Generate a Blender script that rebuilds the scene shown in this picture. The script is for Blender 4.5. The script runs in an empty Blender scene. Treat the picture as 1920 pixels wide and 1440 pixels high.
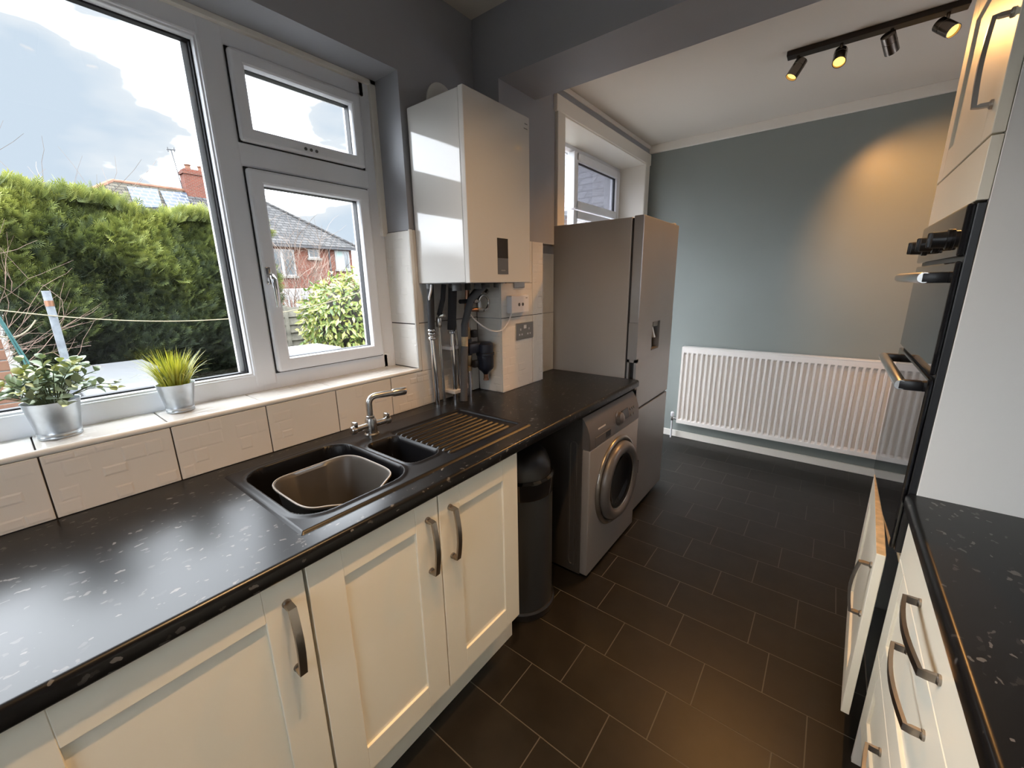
import bpy, bmesh, math, random
import numpy as np
from mathutils import Vector, Matrix

C = bpy.context.scene.collection
PI = math.pi
R = math.radians
rng = random.Random(7)

# ------------------------------------------------------------------ camera
cam_d = bpy.data.cameras.new('camera')
cam = bpy.data.objects.new('camera', cam_d)
C.objects.link(cam)
YAW, PITCH, ROLL = 0.665467, 0.242473, 0.017886
cy, sy = math.cos(YAW), math.sin(YAW)
fwd = Vector((-sy * math.cos(PITCH), cy * math.cos(PITCH), -math.sin(PITCH)))
r0 = Vector((cy, sy, 0))
d0 = fwd.cross(r0)
right = math.cos(ROLL) * r0 + math.sin(ROLL) * d0
down = -math.sin(ROLL) * r0 + math.cos(ROLL) * d0
m = Matrix((right, -down, -fwd)).transposed().to_4x4()
m.translation = (0, 0, 1.45)
cam.matrix_world = m
cam_d.sensor_width = 36
cam_d.sensor_fit = 'HORIZONTAL'
cam_d.lens = 759.2 / 1920 * 36
cam_d.clip_start = 0.02
cam_d.clip_end = 300
bpy.context.scene.camera = cam

# ------------------------------------------------------------------ view and exposure
vs = bpy.context.scene.view_settings
vs.view_transform = 'Standard'
vs.look = 'None'
vs.gamma = 1
vs.use_curve_mapping = False
vs.exposure = 2.2

# ------------------------------------------------------------------ sky
SKY = 1.5
LAMP = 0.56
world = bpy.data.worlds.new('overcast_sky')
bpy.context.scene.world = world
world.use_nodes = True
nt = world.node_tree
nt.nodes.clear()
wo = nt.nodes.new('ShaderNodeOutputWorld')
bg = nt.nodes.new('ShaderNodeBackground')
tc = nt.nodes.new('ShaderNodeTexCoord')
mp = nt.nodes.new('ShaderNodeMapping')
mp.inputs['Scale'].default_value = (1.6, 1.6, 4.5)
ns = nt.nodes.new('ShaderNodeTexNoise')
ns.inputs['Scale'].default_value = 1.4
ns.inputs['Detail'].default_value = 5
ns.inputs['Roughness'].default_value = 0.5
sx = nt.nodes.new('ShaderNodeSeparateXYZ')
nt.links.new(tc.outputs['Generated'], sx.inputs[0])
ma = nt.nodes.new('ShaderNodeMath')         # overcast sky: brighter and whiter with height
ma.operation = 'MULTIPLY_ADD'
ma.inputs[1].default_value = 0.40
nt.links.new(sx.outputs['Z'], ma.inputs[0])
nt.links.new(ns.outputs['Fac'], ma.inputs[2])
rp = nt.nodes.new('ShaderNodeValToRGB')
els = rp.color_ramp.elements
els[0].position = 0.43
els[0].color = (0.105, 0.122, 0.141, 1)
els[1].position = 1.0
els[1].color = (2.2, 2.3, 2.45, 1)
e = els.new(0.51)
e.color = (0.133, 0.142, 0.152, 1)
e = els.new(0.60)
e.color = (1.75, 1.84, 1.98, 1)
nt.links.new(tc.outputs['Generated'], mp.inputs['Vector'])
nt.links.new(mp.outputs['Vector'], ns.inputs['Vector'])
# a thinner, bluer break in the cloud low over the gardens to the south-west
gap = nt.nodes.new('ShaderNodeVectorMath')
gap.operation = 'DOT_PRODUCT'
gap.inputs[1].default_value = (-0.951, 0.095, 0.295)
nrm_ = nt.nodes.new('ShaderNodeVectorMath')
nrm_.operation = 'NORMALIZE'
nt.links.new(tc.outputs['Generated'], nrm_.inputs[0])
nt.links.new(nrm_.outputs['Vector'], gap.inputs[0])
gr_ = nt.nodes.new('ShaderNodeMapRange')
gr_.inputs['From Min'].default_value = 0.955
gr_.inputs['From Max'].default_value = 0.995
gr_.inputs['To Max'].default_value = 0.125
gr_.interpolation_type = 'SMOOTHSTEP'
nt.links.new(gap.outputs['Value'], gr_.inputs['Value'])
sb_ = nt.nodes.new('ShaderNodeMath')
sb_.operation = 'SUBTRACT'
nt.links.new(ma.outputs[0], sb_.inputs[0])
nt.links.new(gr_.outputs['Result'], sb_.inputs[1])
nt.links.new(sb_.outputs[0], rp.inputs['Fac'])
nt.links.new(rp.outputs['Color'], bg.inputs['Color'])
bg.inputs['Strength'].default_value = SKY
nt.links.new(bg.outputs['Background'], wo.inputs['Surface'])


# ------------------------------------------------------------------ materials
def mat(name, col, rough=0.5, metal=0.0, spec=0.5, coat=0.0, bump=None, noise=None, aniso=0.0):
    """bump=(scale, strength, distance) noise=(scale, amount) : colour variation"""
    mt = bpy.data.materials.new(name)
    mt.use_nodes = True
    n = mt.node_tree.nodes
    l = mt.node_tree.links
    p = n['Principled BSDF']
    p.inputs['Base Color'].default_value = (*col, 1)
    p.inputs['Roughness'].default_value = rough
    p.inputs['Metallic'].default_value = metal
    p.inputs['Specular IOR Level'].default_value = spec
    p.inputs['Coat Weight'].default_value = coat
    p.inputs['Anisotropic'].default_value = aniso
    t = n.new('ShaderNodeTexCoord')
    if noise:
        nz = n.new('ShaderNodeTexNoise')
        nz.inputs['Scale'].default_value = noise[0]
        nz.inputs['Detail'].default_value = 4
        l.new(t.outputs['Object'], nz.inputs['Vector'])
        cr = n.new('ShaderNodeValToRGB')
        a = 1 - noise[1]
        b = 1 + noise[1]
        cr.color_ramp.elements[0].position = 0.3
        cr.color_ramp.elements[1].position = 0.7
        cr.color_ramp.elements[0].color = (*[c * a for c in col], 1)
        cr.color_ramp.elements[1].color = (*[min(1, c * b) for c in col], 1)
        l.new(nz.outputs['Fac'], cr.inputs['Fac'])
        l.new(cr.outputs['Color'], p.inputs['Base Color'])
    if bump:
        nz = n.new('ShaderNodeTexNoise')
        nz.inputs['Scale'].default_value = bump[0]
        nz.inputs['Detail'].default_value = 3
        l.new(t.outputs['Object'], nz.inputs['Vector'])
        bm_ = n.new('ShaderNodeBump')
        bm_.inputs['Strength'].default_value = bump[1]
        bm_.inputs['Distance'].default_value = bump[2]
        l.new(nz.outputs['Fac'], bm_.inputs['Height'])
        l.new(bm_.outputs['Normal'], p.inputs['Normal'])
    return mt


def P(mt):
    return mt.node_tree.nodes['Principled BSDF']


M = {}
M['paint'] = mat('dark_grey_paint', (0.34, 0.345, 0.365), 0.55, bump=(180, 0.12, 0.002), noise=(2.5, 0.05))
M['paint_far'] = mat('green_grey_paint', (0.262, 0.29, 0.272), 0.32, bump=(160, 0.12, 0.002), noise=(1.5, 0.04))
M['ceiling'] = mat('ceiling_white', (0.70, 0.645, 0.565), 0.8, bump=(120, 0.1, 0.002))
M['trim'] = mat('white_gloss_paint', (0.84, 0.80, 0.72), 0.35, bump=(60, 0.06, 0.002))
M['upvc'] = mat('white_upvc', (0.85, 0.86, 0.89), 0.28)
M['seal'] = mat('black_rubber', (0.012, 0.012, 0.015), 0.6)
M['grout'] = mat('dark_grout', (0.030, 0.026, 0.024), 0.9)
M['edge_trim'] = mat('tile_edge_trim', (0.80, 0.78, 0.73), 0.3)
M['cream'] = mat('ivory_painted_door', (0.79, 0.755, 0.635), 0.40, noise=(3, 0.015))
M['white_mfc'] = mat('white_carcass_board', (0.71, 0.71, 0.68), 0.42, bump=(300, 0.08, 0.001))
M['raw_edge'] = mat('bare_board_edge', (0.62, 0.46, 0.27), 0.7, noise=(40, 0.2))
M['nickel'] = mat('brushed_nickel', (0.42, 0.39, 0.35), 0.30, 1.0, aniso=0.6)
M['nickel_dark'] = mat('satin_bronze_nickel', (0.33, 0.30, 0.27), 0.28, 1.0)
M['chrome'] = mat('chrome', (0.72, 0.72, 0.73), 0.10, 1.0)
M['satin_chrome'] = mat('satin_chrome', (0.55, 0.54, 0.52), 0.26, 1.0)
M['black'] = mat('black_plastic', (0.010, 0.010, 0.011), 0.35)
M['black_gloss'] = mat('black_glass', (0.006, 0.006, 0.007), 0.03, spec=0.8)
M['boiler'] = mat('gloss_white_enamel', (0.63, 0.61, 0.575), 0.06, spec=0.5)
M['display'] = mat('smoked_display', (0.015, 0.014, 0.014), 0.15)
M['grey_plastic'] = mat('grey_plastic', (0.09, 0.09, 0.09), 0.4)
M['white_plastic'] = mat('white_plastic', (0.72, 0.71, 0.72), 0.35)
M['insul'] = mat('black_pipe_foam', (0.022, 0.022, 0.025), 0.8)
M['insul_grey'] = mat('grey_pipe_foam', (0.085, 0.085, 0.09), 0.85, bump=(200, 0.2, 0.002))
M['copper'] = mat('tarnished_copper', (0.30, 0.16, 0.10), 0.35, 1.0)
M['brass'] = mat('brass_fitting', (0.33, 0.24, 0.14), 0.35, 1.0)
M['navy'] = mat('navy_filter_body', (0.010, 0.014, 0.028), 0.38)
M['sink'] = mat('black_composite', (0.005, 0.005, 0.006), 0.36, spec=0.28, bump=(260, 0.05, 0.001))
M['tub'] = mat('grey_brown_plastic', (0.046, 0.042, 0.037), 0.42)
M['tub_rim'] = mat('pale_plastic_lip', (0.26, 0.25, 0.235), 0.4)  # paler line drawn along the top of the bowl's lip
M['galv'] = mat('galvanised_steel', (0.52, 0.56, 0.60), 0.33, 0.9, noise=(25, 0.14))
M['post_steel'] = mat('weathered_post_steel', (0.15, 0.165, 0.18), 0.6, 0.3, noise=(25, 0.2))
M['soil'] = mat('dark_compost', (0.018, 0.014, 0.010), 0.95)
M['stem'] = mat('olive_stem', (0.10, 0.12, 0.045), 0.7)
M['fridge'] = mat('grey_steel_fridge', (0.34, 0.325, 0.31), 0.36, 0.75, noise=(3, 0.04))
M['fridge_side'] = mat('dark_grey_fridge_side', (0.40, 0.38, 0.355), 0.40, 0.25)
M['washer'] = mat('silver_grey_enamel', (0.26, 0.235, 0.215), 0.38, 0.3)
M['washer_side_shaded'] = mat('shaded_side_enamel', (0.055, 0.048, 0.042), 0.4, 0.3)  # machine's enamel darkened: the side's shade below the worktop is in the colour
M['washer_dark'] = mat('dark_grey_fascia', (0.11, 0.10, 0.094), 0.38, 0.3)
M['washer_ring'] = mat('silver_door_ring', (0.22, 0.20, 0.175), 0.3, 0.8)
M['bin'] = mat('charcoal_bin_steel', (0.055, 0.057, 0.058), 0.38, 0.55)
M['radiator'] = mat('white_radiator_enamel', (0.84, 0.80, 0.75), 0.33)
M['vinyl'] = None
M['bar_dark'] = mat('dark_bronze_bar', (0.028, 0.020, 0.016), 0.35, 0.4)
M['lamp_nickel'] = mat('black_nickel_lamp', (0.22, 0.19, 0.165), 0.25, 1.0)
M['wood_post'] = mat('weathered_fence_wood', (0.13, 0.12, 0.095), 0.9, noise=(12, 0.3))
M['bark'] = mat('bare_twig_bark', (0.15, 0.11, 0.085), 0.9)
M['twig'] = mat('brown_twig_bark', (0.12, 0.075, 0.055), 0.9)
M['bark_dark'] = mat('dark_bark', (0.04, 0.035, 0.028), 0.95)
M['soil_out'] = mat('garden_soil_and_gravel', (0.042, 0.039, 0.033), 0.95, noise=(30, 0.4))
M['concrete'] = mat('grey_concrete', (0.16, 0.15, 0.135), 0.9, noise=(20, 0.15))
M['slab_grey'] = mat('pale_grey_board', (0.066, 0.068, 0.071), 0.55, noise=(6, 0.05))
M['rope'] = mat('washing_line_cord', (0.19, 0.16, 0.10), 0.8)
M['teal'] = mat('teal_cord', (0.012, 0.065, 0.062), 0.6)
M['white_out'] = mat('white_painted_wood', (0.24, 0.24, 0.237), 0.6)
M['dark_glass'] = mat('dark_window_glass', (0.05, 0.06, 0.065), 0.08, spec=0.8)
M['curtain'] = mat('pale_curtain', (0.22, 0.28, 0.26), 0.9)
M['gutter'] = mat('black_gutter', (0.03, 0.03, 0.033), 0.5)
M['ridge'] = mat('terracotta_ridge_tile', (0.13, 0.062, 0.036), 0.9, noise=(3, 0.25))
M['print'] = mat('faint_grey_print', (0.20, 0.19, 0.18), 0.5)
M['print_light'] = mat('pale_grey_print', (0.45, 0.43, 0.41), 0.5)


def glass_mat(name, tint, refl=1.0, obscure=0.0):
    mt = bpy.data.materials.new(name)
    mt.use_nodes = True
    n = mt.node_tree.nodes
    l = mt.node_tree.links
    n.clear()
    out = n.new('ShaderNodeOutputMaterial')
    mix = n.new('ShaderNodeMixShader')
    gl = n.new('ShaderNodeBsdfGlossy')
    gl.inputs['Roughness'].default_value = 0.02
    fr = n.new('ShaderNodeFresnel')
    # a thin pane: the same reflection from either face
    ge = n.new('ShaderNodeNewGeometry')
    ior = n.new('ShaderNodeMapRange')
    ior.inputs['To Min'].default_value = 1.45
    ior.inputs['To Max'].default_value = 1 / 1.45
    l.new(ge.outputs['Backfacing'], ior.inputs['Value'])
    l.new(ior.outputs['Result'], fr.inputs['IOR'])
    if obscure:
        tr = n.new('ShaderNodeMixShader')
        tr.inputs['Fac'].default_value = obscure
        t1 = n.new('ShaderNodeBsdfTransparent')
        t2 = n.new('ShaderNodeBsdfTranslucent')
        t1.inputs['Color'].default_value = (*tint, 1)
        t2.inputs['Color'].default_value = (*tint, 1)
        l.new(t1.outputs[0], tr.inputs[1])
        l.new(t2.outputs[0], tr.inputs[2])
    else:
        tr = n.new('ShaderNodeBsdfTransparent')
        tr.inputs['Color'].default_value = (*tint, 1)
    l.new(fr.outputs['Fac'], mix.inputs['Fac'])
    l.new(tr.outputs[0], mix.inputs[1])
    l.new(gl.outputs[0], mix.inputs[2])
    l.new(mix.outputs[0], out.inputs['Surface'])
    return mt


M['glass'] = glass_mat('clear_window_glass', (0.97, 0.98, 0.98))
M['obscure_grey'] = glass_mat('grey_obscured_glass', (0.42, 0.42, 0.44), obscure=0.12)
M['obscure'] = glass_mat('obscured_window_glass', (0.95, 0.96, 0.98), obscure=0.3)
M['washer_glass'] = mat('smoked_door_glass', (0.004, 0.004, 0.0045), 0.05, spec=0.35)


def emit(name, col, s):
    mt = bpy.data.materials.new(name)
    mt.use_nodes = True
    p = P(mt)
    p.inputs['Base Color'].default_value = (*col, 1)
    p.inputs['Emission Color'].default_value = (*col, 1)
    p.inputs['Emission Strength'].default_value = s
    return mt


M['bulb'] = emit('warm_lamp_glow', (1.0, 0.56, 0.12), 0.55)
M['bulb_off'] = mat('unlit_lamp_glass', (0.25, 0.22, 0.18), 0.2)


def swz(n, l, t, order):
    """object coordinates re-ordered into the xy plane of a 2D pattern"""
    sep = n.new('ShaderNodeSeparateXYZ')
    cmb = n.new('ShaderNodeCombineXYZ')
    l.new(t.outputs['Object'], sep.inputs[0])
    for i, a in enumerate(order):
        l.new(sep.outputs[a], cmb.inputs[i])
    return cmb.outputs[0]


M['tile'] = mat('glazed_white_tile', (0.72, 0.69, 0.64), 0.19)
M['tile_side'] = M['tile']


def laminate():
    mt = mat('black_flecked_laminate', (0.005, 0.005, 0.0053), 0.28, spec=0.32)
    n = mt.node_tree.nodes
    l = mt.node_tree.links
    t = n.new('ShaderNodeTexCoord')
    mpn = n.new('ShaderNodeMapping')
    mpn.inputs['Scale'].default_value = (150, 75, 110)
    mpn.inputs['Rotation'].default_value = (0, 0, 0.5)
    nz = n.new('ShaderNodeTexNoise')
    nz.inputs['Scale'].default_value = 45
    l.new(t.outputs['Object'], nz.inputs['Vector'])
    mxv = n.new('ShaderNodeMix')
    mxv.data_type = 'VECTOR'
    mxv.inputs['Factor'].default_value = 0.03
    l.new(t.outputs['Object'], mxv.inputs[4])
    l.new(nz.outputs['Color'], mxv.inputs[5])
    l.new(mxv.outputs[1], mpn.inputs['Vector'])
    vo = n.new('ShaderNodeTexVoronoi')
    vo.inputs['Scale'].default_value = 1
    l.new(mpn.outputs[0], vo.inputs['Vector'])
    sep = n.new('ShaderNodeSeparateColor')
    l.new(vo.outputs['Color'], sep.inputs[0])
    gt = n.new('ShaderNodeMath')
    gt.operation = 'GREATER_THAN'
    gt.inputs[1].default_value = 0.915
    l.new(sep.outputs[0], gt.inputs[0])
    lt = n.new('ShaderNodeMath')
    lt.operation = 'LESS_THAN'
    lt.inputs[1].default_value = 0.5
    l.new(vo.outputs['Distance'], lt.inputs[0])
    mu = n.new('ShaderNodeMath')
    mu.operation = 'MULTIPLY'
    l.new(gt.outputs[0], mu.inputs[0])
    l.new(lt.outputs[0], mu.inputs[1])
    mu2 = n.new('ShaderNodeMath')
    mu2.operation = 'MULTIPLY'
    l.new(mu.outputs[0], mu2.inputs[0])
    l.new(sep.outputs[1], mu2.inputs[1])
    mix = n.new('ShaderNodeMix')
    mix.data_type = 'RGBA'
    mix.inputs[6].default_value = (0.005, 0.005, 0.0053, 1)
    mix.inputs[7].default_value = (0.13, 0.127, 0.123, 1)
    l.new(mu2.outputs[0], mix.inputs['Factor'])
    l.new(mix.outputs[2], P(mt).inputs['Base Color'])
    return mt


M['laminate'] = laminate()


def floor_vinyl():
    mt = mat('dark_slate_vinyl', (0.036, 0.031, 0.028), 0.38, spec=0.35)
    n = mt.node_tree.nodes
    l = mt.node_tree.links
    t = n.new('ShaderNodeTexCoord')
    oi = n.new('ShaderNodeObjectInfo')
    nz = n.new('ShaderNodeTexNoise')
    nz.inputs['Scale'].default_value = 9
    nz.inputs['Detail'].default_value = 8
    nz.inputs['Roughness'].default_value = 0.65
    l.new(t.outputs['Object'], nz.inputs['Vector'])
    cr = n.new('ShaderNodeValToRGB')
    cr.color_ramp.elements[0].position = 0.3
    cr.color_ramp.elements[1].position = 0.72
    cr.color_ramp.elements[0].color = (0.0062, 0.0053, 0.0042, 1)
    cr.color_ramp.elements[1].color = (0.0135, 0.0113, 0.0090, 1)
    l.new(nz.outputs['Fac'], cr.inputs['Fac'])
    l.new(cr.outputs['Color'], P(mt).inputs['Base Color'])
    b = n.new('ShaderNodeBump')
    b.inputs['Strength'].default_value = 0.12
    b.inputs['Distance'].default_value = 0.002
    l.new(nz.outputs['Fac'], b.inputs['Height'])
    l.new(b.outputs['Normal'], P(mt).inputs['Normal'])
    return mt


M['vinyl'] = floor_vinyl()
M['vinyl_joint'] = mat('pale_vinyl_joint', (0.075, 0.069, 0.060), 0.6)


def brick_mat(name, c1, c2, mortar, order, bw, rh, ms, rough=0.9):
    mt = mat(name, c1, rough, spec=0.2)
    n = mt.node_tree.nodes
    l = mt.node_tree.links
    t = n.new('ShaderNodeTexCoord')
    v = swz(n, l, t, order)
    bk = n.new('ShaderNodeTexBrick')
    bk.inputs['Color1'].default_value = (*c1, 1)
    bk.inputs['Color2'].default_value = (*c2, 1)
    bk.inputs['Mortar'].default_value = (*mortar, 1)
    bk.inputs['Scale'].default_value = 1
    bk.inputs['Mortar Size'].default_value = ms
    bk.inputs['Brick Width'].default_value = bw
    bk.inputs['Row Height'].default_value = rh
    l.new(v, bk.inputs['Vector'])
    l.new(bk.outputs['Color'], P(mt).inputs['Base Color'])
    b = n.new('ShaderNodeBump')
    b.inputs['Strength'].default_value = 0.8
    b.inputs['Distance'].default_value = 0.04
    l.new(bk.outputs['Color'], b.inputs['Height'])
    l.new(b.outputs['Normal'], P(mt).inputs['Normal'])
    return mt


M['brick'] = brick_mat('red_brick', (0.135, 0.035, 0.020), (0.095, 0.027, 0.017), (0.11, 0.085, 0.07), ('Y', 'Z', 'X'), 0.235, 0.085, 0.012)
M['brick_x'] = brick_mat('red_brick_side', (0.24, 0.10, 0.06), (0.18, 0.07, 0.045), (0.2, 0.16, 0.13), ('X', 'Z', 'Y'), 0.235, 0.085, 0.012)
M['slate'] = brick_mat('grey_roof_slate', (0.030, 0.030, 0.031), (0.062, 0.060, 0.059), (0.006, 0.006, 0.006), ('Y', 'Z', 'X'), 0.42, 0.20, 0.02)
M['slate_brown'] = brick_mat('lichened_roof_slate', (0.042, 0.036, 0.026), (0.072, 0.064, 0.048), (0.010, 0.009, 0.008), ('Y', 'Z', 'X'), 0.42, 0.20, 0.02)
M['solar'] = brick_mat('solar_cells', (0.03, 0.038, 0.052), (0.034, 0.042, 0.058), (0.12, 0.13, 0.145), ('Y', 'Z', 'X'), 0.36, 0.24, 0.025, 0.2)
P(M['solar']).inputs['Specular IOR Level'].default_value = 0.15
P(M['solar']).inputs['Roughness'].default_value = 0.45
M['slate_x'] = brick_mat('neighbour_roof_slate', (0.10, 0.10, 0.108), (0.13, 0.13, 0.138), (0.06, 0.06, 0.065), ('X', 'Z', 'Y'), 0.42, 0.20, 0.02)


def leaf_mat(name, stops, rough=0.5, attr=None, trans=0.15):
    mt = bpy.data.materials.new(name)
    mt.use_nodes = True
    n = mt.node_tree.nodes
    l = mt.node_tree.links
    p = P(mt)
    p.inputs['Roughness'].default_value = rough
    cr = n.new('ShaderNodeValToRGB')
    els = cr.color_ramp.elements
    while len(els) < len(stops):
        els.new(0.5)
    for e, (pos, c) in zip(els, stops):
        e.position = pos
        e.color = (*c, 1)
    if attr:
        a = n.new('ShaderNodeAttribute')
        a.attribute_name = attr
        l.new(a.outputs['Fac'], cr.inputs['Fac'])
    else:
        g = n.new('ShaderNodeNewGeometry')
        l.new(g.outputs['Random Per Island'], cr.inputs['Fac'])
    l.new(cr.outputs['Color'], p.inputs['Base Color'])
    out = n['Material Output']
    tl = n.new('ShaderNodeBsdfTranslucent')
    l.new(cr.outputs['Color'], tl.inputs['Color'])
    mx = n.new('ShaderNodeMixShader')
    mx.inputs['Fac'].default_value = trans
    l.new(p.outputs[0], mx.inputs[1])
    l.new(tl.outputs[0], mx.inputs[2])
    l.new(mx.outputs[0], out.inputs['Surface'])
    return mt


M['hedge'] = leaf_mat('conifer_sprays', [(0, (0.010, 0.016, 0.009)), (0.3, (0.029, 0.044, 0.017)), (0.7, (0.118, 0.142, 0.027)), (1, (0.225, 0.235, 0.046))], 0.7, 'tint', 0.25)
M['laurel'] = leaf_mat('variegated_laurel_leaf', [(0, (0.05, 0.085, 0.018)), (0.4, (0.135, 0.185, 0.035)), (0.75, (0.28, 0.29, 0.07)), (1, (0.38, 0.36, 0.14))], 0.35)
M['grass'] = leaf_mat('yellow_green_grass_blade', [(0, (0.11, 0.15, 0.03)), (0.35, (0.34, 0.36, 0.03)), (1, (0.66, 0.60, 0.07))], 0.4, None, 0.25)
M['leaf_dark'] = mat('grey_green_leaf', (0.15, 0.215, 0.135), 0.5)
M['leaf_mid'] = mat('sage_leaf', (0.30, 0.375, 0.215), 0.5)
M['leaf_pale'] = mat('yellow_green_leaf', (0.52, 0.52, 0.17), 0.5)


# ------------------------------------------------------------------ mesh helpers
def origin(o):
    return Vector(o['_org']) if o is not None else Vector((0, 0, 0))


def thing(name, label, cat, loc=(0, 0, 0), group=None):
    o = bpy.data.objects.new(name, None)
    C.objects.link(o)
    o.location = loc
    o['_org'] = tuple(loc)
    o['label'] = label
    o['category'] = cat
    o.empty_display_size = 0.05
    if group:
        o['group'] = group
    return o


def tag(o, label, cat, group=None):
    o['label'] = label
    o['category'] = cat
    if group:
        o['group'] = group
    return o


def struct(o):
    o['kind'] = 'structure'
    return o


def stuff(o):
    o['kind'] = 'stuff'
    return o


def obj(name, bm, mt, parent=None, smooth=False, base=None, label=None):
    """one mesh object; geometry is given in world coordinates"""
    me = bpy.data.meshes.new(name)
    if parent is not None:
        org = origin(parent)
    elif base is not None:
        org = Vector(base)
    else:
        org = Vector((0, 0, 0))
    if isinstance(bm, tuple):
        v = np.asarray(bm[0], float) - np.array(org)
        me.from_pydata(v.tolist(), [], bm[1])
        me.update()
    else:
        if org.length:
            bmesh.ops.translate(bm, vec=-org, verts=bm.verts)
        bm.to_mesh(me)
        bm.free()
    if mt is not None:
        for q in (mt if isinstance(mt, (list, tuple)) else [mt]):
            me.materials.append(q)
    if smooth:
        for p in me.polygons:
            p.use_smooth = True
        if smooth != 'all':
            try:
                me.set_sharp_from_angle(angle=R(38))
            except Exception:
                pass
    o = bpy.data.objects.new(name, me)
    C.objects.link(o)
    o['_org'] = tuple(org)
    if parent is not None:
        o.parent = parent
    else:
        o.location = org
    if label:
        o['label'] = label
    return o


def B():
    return bmesh.new()


def box(bm, x0, x1, y0, y1, z0, z1, bev=0.0, seg=1, mi=0):
    if x0 > x1: x0, x1 = x1, x0
    if y0 > y1: y0, y1 = y1, y0
    if z0 > z1: z0, z1 = z1, z0
    r = bmesh.ops.create_cube(bm, size=1)
    vs_ = r['verts']
    bmesh.ops.scale(bm, vec=(x1 - x0, y1 - y0, z1 - z0), verts=vs_)
    bmesh.ops.translate(bm, vec=((x0 + x1) / 2, (y0 + y1) / 2, (z0 + z1) / 2), verts=vs_)
    fs = set(f for v in vs_ for f in v.link_faces)
    for f in fs:
        f.material_index = mi
    if bev:
        es = list(set(e for v in vs_ for e in v.link_edges))
        bmesh.ops.bevel(bm, geom=es, offset=bev, segments=seg, affect='EDGES', profile=0.5)
    return bm


def frame_of(d):
    d = Vector(d).normalized()
    a = Vector((0, 0, 1)) if abs(d.z) < 0.9 else Vector((1, 0, 0))
    u = d.cross(a).normalized()
    return u, d.cross(u).normalized()


def tube(bm, pts, r, seg=10, caps=True):
    pts = [Vector(p) for p in pts]
    n = len(pts)
    rs = r if isinstance(r, (list, tuple)) else [r] * n
    rings = []
    u = None
    for i, p in enumerate(pts):
        if i == 0:
            d = pts[1] - pts[0]
        elif i == n - 1:
            d = pts[-1] - pts[-2]
        else:
            d = (pts[i + 1] - p).normalized() + (p - pts[i - 1]).normalized()
        d.normalize()
        if u is None:
            u, w = frame_of(d)
        else:
            u = (u - d * u.dot(d)).normalized()
            w = d.cross(u)
        rings.append([bm.verts.new(p + rs[i] * (math.cos(2 * PI * k / seg) * u + math.sin(2 * PI * k / seg) * w)) for k in range(seg)])
    for a, b in zip(rings, rings[1:]):
        for k in range(seg):
            bm.faces.new((a[k], a[(k + 1) % seg], b[(k + 1) % seg], b[k]))
    if caps:
        bm.faces.new(rings[0][::-1])
        bm.faces.new(rings[-1])
    return bm


def lathe(bm, prof, cen, axis=(0, 0, 1), seg=32, cap0=True, cap1=True):
    """prof: (radius, distance along axis)"""
    ax = Vector(axis).normalized()
    u, w = frame_of(ax)
    cen = Vector(cen)
    rings = []
    for rr, h in prof:
        rr = max(rr, 1e-5)
        rings.append([bm.verts.new(cen + ax * h + rr * (math.cos(2 * PI * k / seg) * u + math.sin(2 * PI * k / seg) * w)) for k in range(seg)])
    for a, b in zip(rings, rings[1:]):
        for k in range(seg):
            bm.faces.new((a[k], a[(k + 1) % seg], b[(k + 1) % seg], b[k]))
    if cap0:
        bm.faces.new(rings[0][::-1])
    if cap1:
        bm.faces.new(rings[-1])
    bmesh.ops.recalc_face_normals(bm, faces=bm.faces)
    return bm


def prism(bm, poly, axis, a, b):
    """polygon in the two other axes (in xyz order) pushed from a to b along axis"""
    def pt(p, t):
        q = list(p)
        q.insert('xyz'.index(axis), t)
        return q
    v0 = [bm.verts.new(pt(p, a)) for p in poly]
    v1 = [bm.verts.new(pt(p, b)) for p in poly]
    n = len(poly)
    for i in range(n):
        bm.faces.new((v0[i], v0[(i + 1) % n], v1[(i + 1) % n], v1[i]))
    bm.faces.new(v0[::-1])
    bm.faces.new(v1)
    bmesh.ops.recalc_face_normals(bm, faces=bm.faces)
    return bm


def ribbon(bm, pts, wdir, w, t):
    """rectangular bar swept along pts; wdir = direction of its width"""
    pts = [Vector(p) for p in pts]
    wd = Vector(wdir).normalized()
    rings = []
    for i, p in enumerate(pts):
        d = (pts[min(i + 1, len(pts) - 1)] - pts[max(i - 1, 0)]).normalized()
        nn = d.cross(wd).normalized()
        rings.append([bm.verts.new(p + wd * a * w / 2 + nn * b * t / 2) for a, b in ((-1, -1), (1, -1), (1, 1), (-1, 1))])
    for a, b in zip(rings, rings[1:]):
        for k in range(4):
            bm.faces.new((a[k], a[(k + 1) % 4], b[(k + 1) % 4], b[k]))
    bm.faces.new(rings[0][::-1])
    bm.faces.new(rings[-1])
    bmesh.ops.recalc_face_normals(bm, faces=bm.faces)
    return bm


# ------------------------------------------------------------------ room shell
XL = -1.43      # face of the wall tiles on the window wall
WO = -1.80      # outside face of the window wall
YF = 3.85       # far wall
fl = struct(obj('floor', box(B(), -1.5, 0.9, -1.6, YF + 0.02, -0.12, -0.0004), M['vinyl_joint']))
offs = {0: .082, 1: .233, 2: .036, 3: .119, 4: .311, 5: .236, 6: .057, 7: .194, 8: .284}
for k in range(-11, 16):
    y0 = 0.642 + 0.2018 * k
    y1 = min(y0 + 0.2018, YF)
    if y0 > YF - 0.02:
        continue
    off = offs.get(k, (0.284 + 0.137 * (k - 8)) % 0.326)
    x = -1.63 + off - 0.326
    while x < 0.88:
        a, b_ = max(x, -1.44), min(x + 0.326, 0.85)
        if b_ - a > 0.03:
            obj('floor_tile', box(B(), a + .0018, b_ - .0018, y0 + .0018, y1 - .0018, -0.0035, 0.0), M['vinyl'], fl)
        x += 0.326

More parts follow.
